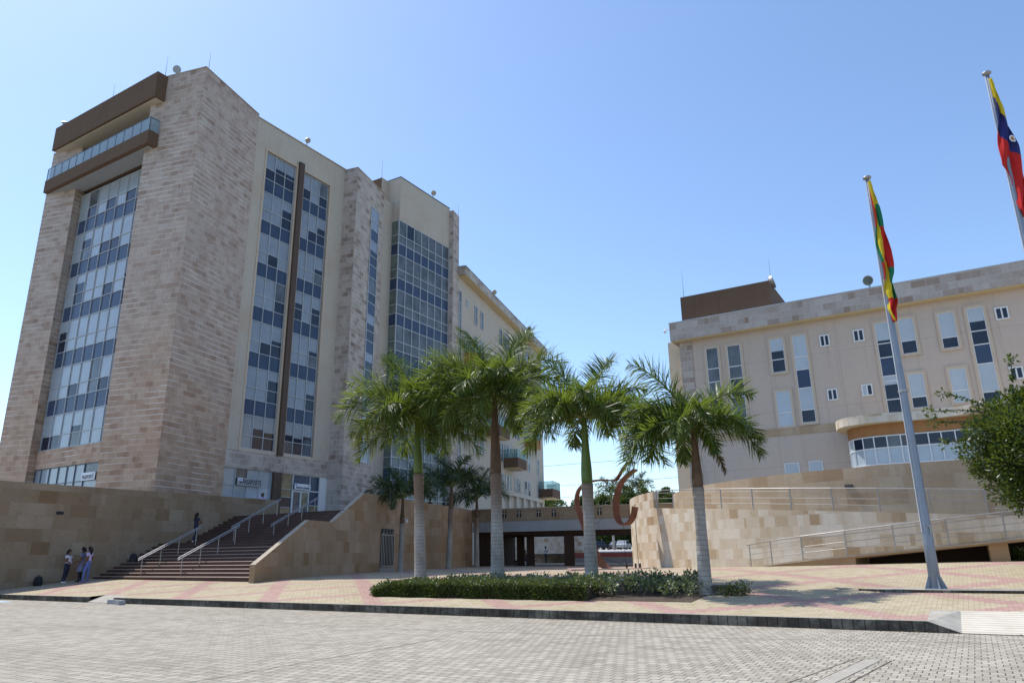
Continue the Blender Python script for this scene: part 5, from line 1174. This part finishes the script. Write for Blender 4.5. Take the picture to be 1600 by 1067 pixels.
# ------------------------------------------------------------------ overhead cables, far cars
b = MB()
for k, (z0, z1) in enumerate(((13.5, 14.2), (16.0, 16.6), (20.3, 21.2))): b.tube([(-95, 140, z0), (-60, 141, (z0 + z1) / 2 - 0.5), (-20, 142, z1)], 0.04, 4)
tag(b.build('overhead_cable', 'black_iron', org=(-60, 141, 15)), 'thin overhead cables crossing the sky right of the long wing', 'cables')
def car(x, y, z, yaw, label, body, L=4.4, Wd=1.8, Hh=1.6, suv=True):
    t = thing('parked_car', (x, y, z), label, 'car', 'cars parked beyond the footbridge'); R = Matrix.Rotation(rad(yaw), 3, 'Z'); o = Vector((x, y, z))
    P = lambda a, b_, c: o + R @ Vector((a, b_, c))
    prof = [(-L / 2, 0.35), (-L / 2, 0.85), (-L / 2 + 0.15, 1.0), (-L / 2 + 0.45, Hh - 0.05), (-L / 2 + 0.9, Hh), (0.35, Hh), (L / 2 - 1.35, 1.02), (L / 2 - 0.3, 0.88), (L / 2, 0.7), (L / 2, 0.35)] if suv else [(-L / 2, 0.35), (-L / 2, 0.85), (-L / 2 + 0.6, 0.95), (-L / 2 + 1.2, Hh), (0.3, Hh), (L / 2 - 1.3, 0.95), (L / 2 - 0.2, 0.8), (L / 2, 0.6), (L / 2, 0.35)]
    b = MB(); n = len(prof); wid = lambda c: Wd / 2 * (1 if c < 1.05 else 0.84)
    for i in range(n):
        (a, c), (a2_, c2_) = prof[i], prof[(i + 1) % n]; b.face([P(a, -wid(c), c), P(a2_, -wid(c2_), c2_), P(a2_, wid(c2_), c2_), P(a, wid(c), c)])
    b.face([P(a, -wid(c), c) for a, c in prof]); b.face([P(a, wid(c), c) for a, c in prof][::-1]); b.build('body', body, t)
    for s in (-1, 1):
        wq = MB(); y0 = s * (Wd / 2 * 0.86 + 0.05)
        wq.face([P(-L / 2 + 0.5, s * (Wd / 2 + .01), 1.06), P(L / 2 - 1.5, s * (Wd / 2 + .01), 1.06), P(0.25, s * (Wd / 2 * .84 + .02), Hh - 0.1), P(-L / 2 + 0.75, s * (Wd / 2 * .84 + .02), Hh - 0.1)]); wq.build('side_window', 'pane_dark', t)
        for a in (-L / 2 + 0.8, L / 2 - 0.85):
            wl = MB().tube([P(a, s * (Wd / 2 - 0.18), 0.33), P(a, s * (Wd / 2 + 0.02), 0.33)], 0.33, 14).build('wheel', 'black', t); MB().tube([P(a, s * (Wd / 2 + 0.021), 0.33), P(a, s * (Wd / 2 + 0.03), 0.33)], 0.19, 10).build('rim', 'steel', wl)
        MB().tube([P(L / 2 + 0.0, s * 0.65, 0.72), P(L / 2 + 0.03, s * 0.65, 0.72)], 0.12, 8).build('headlight', 'white_paint', t)
    return t
for k, c in dict(car_dark=(0.03, 0.035, 0.045, 1), car_silver=(0.42, 0.43, 0.45, 1), car_grey=(0.13, 0.14, 0.16, 1)).items(): M[k] = plain(k, c, 0.25, 0.3, 0.05)
car(-59.2, 128, 2.42, 58, 'dark sport utility car parked left of the others beyond the footbridge', 'car_dark')
car(-56.7, 130.5, 2.45, 66, 'low grey car parked between two others beyond the footbridge', 'car_grey', 4.2, 1.7, 1.4, False)
car(-54.6, 128.5, 2.42, 100, 'tall silver car parked next to the rounded cream wall end', 'car_silver')

# ------------------------------------------------------------------ people
def person(x, y, z, face, H, label, shirt, legs, hair, pose, skin='skin_b', shoes='white_paint', mask=False, skirt=False, extra=None, hairlen=0.3):
    """one continuous body grown over a posed skeleton; face = heading in degrees (0 = +x)"""
    k = H / 1.68; Rm = Matrix.Rotation(rad(face), 3, 'Z'); o = Vector((x, y, z))
    # local: +x ahead, +y to the left
    J = dict(pelvis=(0, 0, 0.93), waist=(0.01, 0, 1.06), chest=(0.02, 0, 1.24), neck=(0.01, 0, 1.42), chin=(0.025, 0, 1.49), head=(0.02, 0, 1.58), crown=(0.01, 0, 1.635),
             shl=(0.0, 0.17, 1.37), shr=(0.0, -0.17, 1.37), ell=(-0.02, 0.22, 1.12), elr=(-0.02, -0.22, 1.12), wrl=(0.06, 0.22, 0.90), wrr=(0.06, -0.22, 0.90), hal=(0.09, 0.22, 0.83), har=(0.09, -0.22, 0.83),
             hil=(0, 0.09, 0.88), hir=(0, -0.09, 0.88), knl=(0.02, 0.10, 0.48), knr=(0.02, -0.10, 0.48), anl=(0, 0.11, 0.08), anr=(0, -0.11, 0.08), tol=(0.15, 0.12, 0.03), tor=(0.15, -0.12, 0.03))
    J.update(pose)
    rad_ = dict(pelvis=.135, waist=.115, chest=.14, neck=.052, chin=.07, head=.092, crown=.06, shl=.062, shr=.062, ell=.043, elr=.043, wrl=.03, wrr=.03, hal=.034, har=.034, hil=.095, hir=.095, knl=.06, knr=.06, anl=.042, anr=.042, tol=.035, tor=.035)
    E = [('pelvis', 'waist'), ('waist', 'chest'), ('chest', 'neck'), ('neck', 'chin'), ('chin', 'head'), ('head', 'crown'), ('chest', 'shl'), ('chest', 'shr'), ('shl', 'ell'), ('shr', 'elr'), ('ell', 'wrl'), ('elr', 'wrr'), ('wrl', 'hal'), ('wrr', 'har'),
         ('pelvis', 'hil'), ('pelvis', 'hir'), ('hil', 'knl'), ('hir', 'knr'), ('knl', 'anl'), ('knr', 'anr'), ('anl', 'tol'), ('anr', 'tor')]
    names = list(J); V = [Rm @ Vector(J[n]) * k for n in names]
    me = bpy.data.meshes.new('person'); me.from_pydata(V, [(names.index(a), names.index(b_)) for a, b_ in E], [])
    ob = bpy.data.objects.new('person', me); col.objects.link(ob); ob.modifiers.new('skin', 'SKIN')
    for i, n in enumerate(names):
        sv = me.skin_vertices[0].data[i]; r_ = rad_[n] * k; sv.radius = (r_, r_); sv.use_root = (n == 'pelvis')
    ss = ob.modifiers.new('sub', 'SUBSURF'); ss.levels = 1; ss.render_levels = 1
    dg = bpy.context.evaluated_depsgraph_get(); body = bpy.data.meshes.new_from_object(ob.evaluated_get(dg)); ob.modifiers.clear(); bpy.data.objects.remove(ob, do_unlink=True)
    bm = bmesh.new(); bm.from_mesh(body)
    def limb(P, R_, n=6):
        pr = None
        for p, r_ in zip(P, R_):
            ring = [bm.verts.new(p + (CR * math.cos(2 * math.pi * j / n) + Vector((0, 0, 1)) * math.sin(2 * math.pi * j / n)) * r_) for j in range(n)]
            if pr:
                for j in range(n): bm.faces.new((pr[j], pr[(j + 1) % n], ring[(j + 1) % n], ring[j]))
            pr = ring
        bm.faces.new(pr)
    # fingers and thumb
    for s in 'lr':
        wr, ha = V[names.index('wr' + s)], V[names.index('ha' + s)]; d = (ha - wr).normalized(); sd = d.cross(Rm @ Vector((0, 1, 0))); sd = sd.normalized() if sd.length > .1 else Vector((1, 0, 0)); nn = d.cross(sd)
        for q, ln in zip((-0.027, -0.009, 0.009, 0.026), (0.065, 0.075, 0.07, 0.055)):
            b0 = ha + sd * q * k + d * 0.015; limb([b0, b0 + d * ln * .5 * k + nn * .004, b0 + d * ln * k + nn * .02], [0.009 * k, 0.0085 * k, 0.006 * k])
        b0 = ha + sd * 0.028 * k - d * 0.01; limb([b0, b0 + (d + sd * 1.1).normalized() * .03 * k, b0 + (d * 1.4 + sd).normalized() * .055 * k], [0.011 * k, 0.010 * k, 0.007 * k])
    # nose and ears
    hd = V[names.index('head')]; fx = Rm @ Vector((1, 0, 0)); fy = Rm @ Vector((0, 1, 0))
    limb([hd + fx * .075 * k + Vector((0, 0, .01)), hd + fx * .105 * k - Vector((0, 0, .02)), hd + fx * .09 * k - Vector((0, 0, .035))], [.008 * k, .014 * k, .01 * k])
    for s in (-1, 1): limb([hd + fy * s * .075 * k, hd + fy * s * .098 * k], [.024 * k, .014 * k])
    bm.to_mesh(body); bm.free()
    for m_ in (shirt, legs, skin, shoes): body.materials.append(M[m_])
    seg = [(V[names.index(a)], V[names.index(b_)], a, b_) for a, b_ in E]
    for p in body.polygons:
        c = p.center; best = None
        for a, b_, na, nb in seg:
            t = max(0, min(1, (c - a).dot(b_ - a) / max(1e-9, (b_ - a).length_squared))); d_ = (c - a - (b_ - a) * t).length
            if best is None or d_ < best[0]: best = (d_, na, nb, t)
        _, na, nb, t = best
        if nb[:2] in ('to',): mi = 3
        elif nb[:2] in ('kn', 'an', 'hi'): mi = 1
        elif nb in ('chin', 'head', 'crown') or nb[:2] == 'ha': mi = 2
        elif nb[:2] == 'wr': mi = 2
        elif nb[:2] == 'el': mi = 0 if t < 0.6 else 2
        elif nb == 'neck': mi = 0 if t < 0.75 else 2
        elif na == 'pelvis' and nb == 'waist' and t < 0.3: mi = 1
        else: mi = 0
        p.material_index = mi; p.use_smooth = True
    ob = bpy.data.objects.new('person', body); ob.location = o; col.objects.link(ob); ORG[ob.name] = o; tag(ob, label, 'person')
    cr_ = o + hd + Vector((0, 0, .015)) - fx * 0.018 * k
    hb_ = MB().ball(cr_, .108 * k, 0, 12, (1, .98, 1.02), 8)
    hb_.v = [v if (v - o - hd).dot(fx) < 0.05 * k or v.z > cr_.z + 0.045 * k else v - fx * 0.045 * k for v in hb_.v]
    if hairlen: hb_.tube([cr_ - fx * .05 * k, cr_ - fx * .075 * k - Vector((0, 0, .12 * k)), cr_ - fx * .085 * k - Vector((0, 0, hairlen * k))], [.085 * k, .08 * k, .035 * k], 10)
    hb_.build('hair', hair, ob, smooth=True)
    ey = MB()
    for s in (-1, 1): ey.ball(o + hd + fx * .083 * k + fy * s * .033 * k + Vector((0, 0, .012 * k)), .011 * k, 0, 6, k=4)
    ey.build('eyes', 'black', ob)
    if mask: MB().ball(o + hd + fx * .05 * k - Vector((0, 0, .045 * k)), .06 * k, 0, 10, (0.9, 1, .75), 6).build('face_mask', 'white_paint', ob, smooth=True)
    else: MB().ball(o + hd + fx * .08 * k - Vector((0, 0, .055 * k)), .02 * k, 0, 8, (0.5, 1, .35), 4).build('mouth', 'lip', ob)
    if skirt:
        c0 = o + V[names.index('waist')]; c1 = o + V[names.index('pelvis')]; MB().tube([c0, c1, c1 - Vector((0, 0, .2 * k)), c1 - Vector((0, 0, .42 * k))], [.125 * k, .155 * k, .18 * k, .2 * k], 14, caps=False).build('skirt', skirt, ob, smooth=True)
    if extra: extra(ob, o, Rm, k)
    return ob
for k, c in dict(skin_b=(0.17, 0.085, 0.05, 1), lip=(0.2, 0.06, 0.05, 1), cloth_navy=(0.018, 0.022, 0.05, 1), cloth_white=(0.62, 0.60, 0.70, 1), cloth_lilac=(0.50, 0.42, 0.66, 1), cloth_denim=(0.12, 0.17, 0.42, 1), cloth_check=(0.15, 0.16, 0.24, 1), cloth_black=(0.02, 0.02, 0.025, 1), hair_black=(0.012, 0.009, 0.008, 1), cloth_blue=(0.06, 0.12, 0.55, 1), cloth_grey=(0.22, 0.22, 0.24, 1)).items(): M[k] = plain(k, c, 0.8, 0, 0.2, 8)
sh = ang_toward = math.degrees(math.atan2(CR.y, CR.x))   # heading of image right
def bagx(ob, o, Rm, k):
    MB().bar(o + Rm @ Vector((0.12, -0.14, 1.36)) * k, o + Rm @ Vector((0.16, 0.16, 0.95)) * k, 0.06, 0.025).build('bag_strap', 'cloth_white', ob)
person(-38.3, 20.55, GZ(-38.3, 20.55), sh - 8, 1.6, 'woman in navy trousers and a white top leaning forward at left of the group', 'cloth_white', 'cloth_navy', 'hair_black',
       dict(elr=(0.06, -0.2, 1.14), wrr=(0.22, -0.12, 0.98), har=(0.28, -0.08, 0.95), ell=(0.05, 0.2, 1.14), wrl=(0.24, 0.1, 0.98), hal=(0.3, 0.06, 0.96), pelvis=(-0.02, 0, .93), knl=(-0.03, .1, .48), anl=(-.16, .11, .08), tol=(-.02, .12, .03), knr=(-0.02, -.1, .48), anr=(-.12, -.11, .08), tor=(.03, -.12, .03)), extra=bagx, hairlen=0.2)
person(-37.95, 21.05, GZ(-37.95, 21.05), sh + 185, 1.66, 'woman in a checked grey blue dress standing in the middle of the group', 'cloth_check', 'cloth_black', 'hair_black',
       dict(elr=(0.05, -0.24, 1.12), wrr=(0.28, -0.2, 1.0), har=(0.35, -0.18, .98)), mask=True, skirt='cloth_check', shoes='black', hairlen=0.12)
person(-37.55, 21.15, GZ(-37.55, 21.15), sh + 178, 1.68, 'woman in a lilac shirt and blue jeans with long hair at right of the group', 'cloth_lilac', 'cloth_denim', 'hair_black',
       dict(elr=(-0.05, -0.24, 1.12), wrr=(0.08, -0.2, 0.93), ell=(-0.06, 0.23, 1.12), wrl=(0.1, .2, .95), anl=(0.1, .11, .08), knl=(.09, .1, .48), tol=(.25, .12, .03)), mask=True, shoes='cloth_denim', hairlen=0.3)
zst = [t_[2] for t_ in tread if t_[0] <= 25.7 <= t_[1]] or [2.1]
person(-36.75, 26.4, 2.455, sh + 60, 1.6, 'woman in dark clothes with long hair climbing the shaded stairs behind the handrail', 'cloth_navy', 'cloth_navy', 'hair_black',
       dict(elr=(0.1, -0.22, 1.16), wrr=(0.25, -0.14, 1.14), har=(0.31, -0.1, 1.15), ell=(0.06, .22, 1.14), wrl=(.22, .14, 1.1), hal=(.28, .1, 1.1), knl=(.16, .1, .55), anl=(.1, .11, .17), tol=(.24, .12, .14), knr=(-.06, -.1, .46), anr=(-.26, -.11, .1), tor=(-.15, -.12, .03)), hairlen=0.38)
person(-39.95, 33.5, TB, 0 - 10, 1.62, 'dark haired woman leaning on the terrace wall under the long grey sign', 'cloth_lilac', 'cloth_navy', 'hair_black', dict(elr=(0.2, -0.25, 1.16), wrr=(0.4, -.1, 1.2), har=(.45, -.04, 1.2), ell=(.2, .25, 1.16), wrl=(.4, .1, 1.2), hal=(.45, .04, 1.2)), hairlen=0.15)
person(-34.75, 43.6, TB, 160, 1.75, 'person in a bright blue shirt standing on the terrace behind the curved wall', 'cloth_blue', 'cloth_navy', 'hair_black', {}, hairlen=0)
person(-34.95, 45.2, TB, 170, 1.7, 'person in a navy shirt on the terrace behind a shaded palm', 'cloth_navy', 'cloth_navy', 'hair_black', {}, hairlen=0)
person(-38.4, 69.5, GZ(-38.4, 69.5), sh + 20, 1.7, 'man in a white shirt and dark trousers standing under the footbridge', 'cloth_white', 'cloth_navy', 'hair_black', dict(elr=(.1, -.22, 1.14), wrr=(.22, -.1, 1.28), har=(.2, -.07, 1.36)), hairlen=0, shoes='black')
sit = dict(pelvis=(0, 0, .50), waist=(0, 0, .64), chest=(.06, 0, .84), neck=(.1, 0, 1.02), chin=(.13, 0, 1.09), head=(.13, 0, 1.18), crown=(.12, 0, 1.235), shl=(.08, .17, .97), shr=(.08, -.17, .97), ell=(.16, .22, .74), elr=(.16, -.22, .74), wrl=(.36, .14, .64), wrr=(.36, -.14, .64), hal=(.42, .1, .62), har=(.42, -.1, .62), hil=(.05, .09, .48), hir=(.05, -.09, .48), knl=(.42, .12, .5), knr=(.42, -.12, .5), anl=(.42, .12, .08), anr=(.42, -.12, .08), tol=(.56, .13, .03), tor=(.56, -.13, .03))
bx_, by_ = -33.2, 56.6; bz_ = GZ(bx_, by_)
bn = thing('bench', (bx_, by_, bz_), 'low dark bench between the columns under the footbridge', 'bench'); MB().box(bx_ - 1.2, bx_ + 0.9, by_ - .25, by_ + .25, bz_ + 0.38, bz_ + .45).build('seat', 'dark_brown', bn)
for q in (-1.0, 0.7): MB().box(bx_ + q - .05, bx_ + q + .05, by_ - .2, by_ + .2, bz_, bz_ + .38).build('leg', 'black_iron', bn)
person(bx_ - 0.1, by_ - 0.05, bz_, -60, 1.7, 'person in a grey shirt sitting on the bench under the footbridge', 'cloth_grey', 'cloth_denim', 'hair_black', sit, hairlen=0, shoes='black')
# bags left on the ground and steps
def backpack(x, y, z, yaw, label, mat):
    t = thing('backpack', (x, y, z), label, 'bag'); R = Matrix.Rotation(rad(yaw), 3, 'Z'); o = Vector((x, y, z)); b = MB()
    n = 10; rings = [(0.0, .85), (.05, 1), (.2, 1.02), (.34, .92), (.42, .7), (.45, .3)]
    i0 = 0; prev = None
    for zz, s in rings:
        ring = []
        for j in range(n):
            a = 2 * math.pi * j / n; c, sn = math.cos(a), math.sin(a); e = 0.6
            v = Vector((abs(c) ** e * math.copysign(.19, c) * s, abs(sn) ** e * math.copysign(.13, sn) * s, zz)); ring.append(len(b.v)); b.v.append(o + R @ v)
        if prev:
            for j in range(n): b.f.append((prev[j], prev[(j + 1) % n], ring[(j + 1) % n], ring[j])); b.m.append(0); b.uv.append(None)
        prev = ring
    b.f.append(tuple(prev)); b.m.append(0); b.uv.append(None); b.build('body', mat, t, smooth=True)
    MB().tube([o + R @ Vector((.08, 0, .44)), o + R @ Vector((.0, 0, .52)), o + R @ Vector((-.08, 0, .44))], .014, 6).build('handle', 'black', t)
    MB().box(-.14, .14, -.19, -.12, 0.04, .22, rot=rad(yaw), org=(x, y)).v
    p = MB(); q = [o + R @ Vector((a, -.155, c)) for a, c in ((-.13, .04), (.13, .04), (.13, .2), (-.13, .2))]; p.face(q); p.build('pocket', 'black', t)
backpack(-38.9, 19.6, GZ(-38.9, 19.6), 20, 'dark bag on the ground against the long brown wall', 'cloth_black')
backpack(-38.5, 24.05, [t_[2] for t_ in tread if t_[0] <= 24.05 <= t_[1]][0], 50, 'black bag on the shaded steps beside the brown wall', 'cloth_black')
backpack(-38.95, 17.5, GZ(-38.95, 17.5) + 0.0, 70, 'black bag by the brown wall at the left edge of the view', 'black')
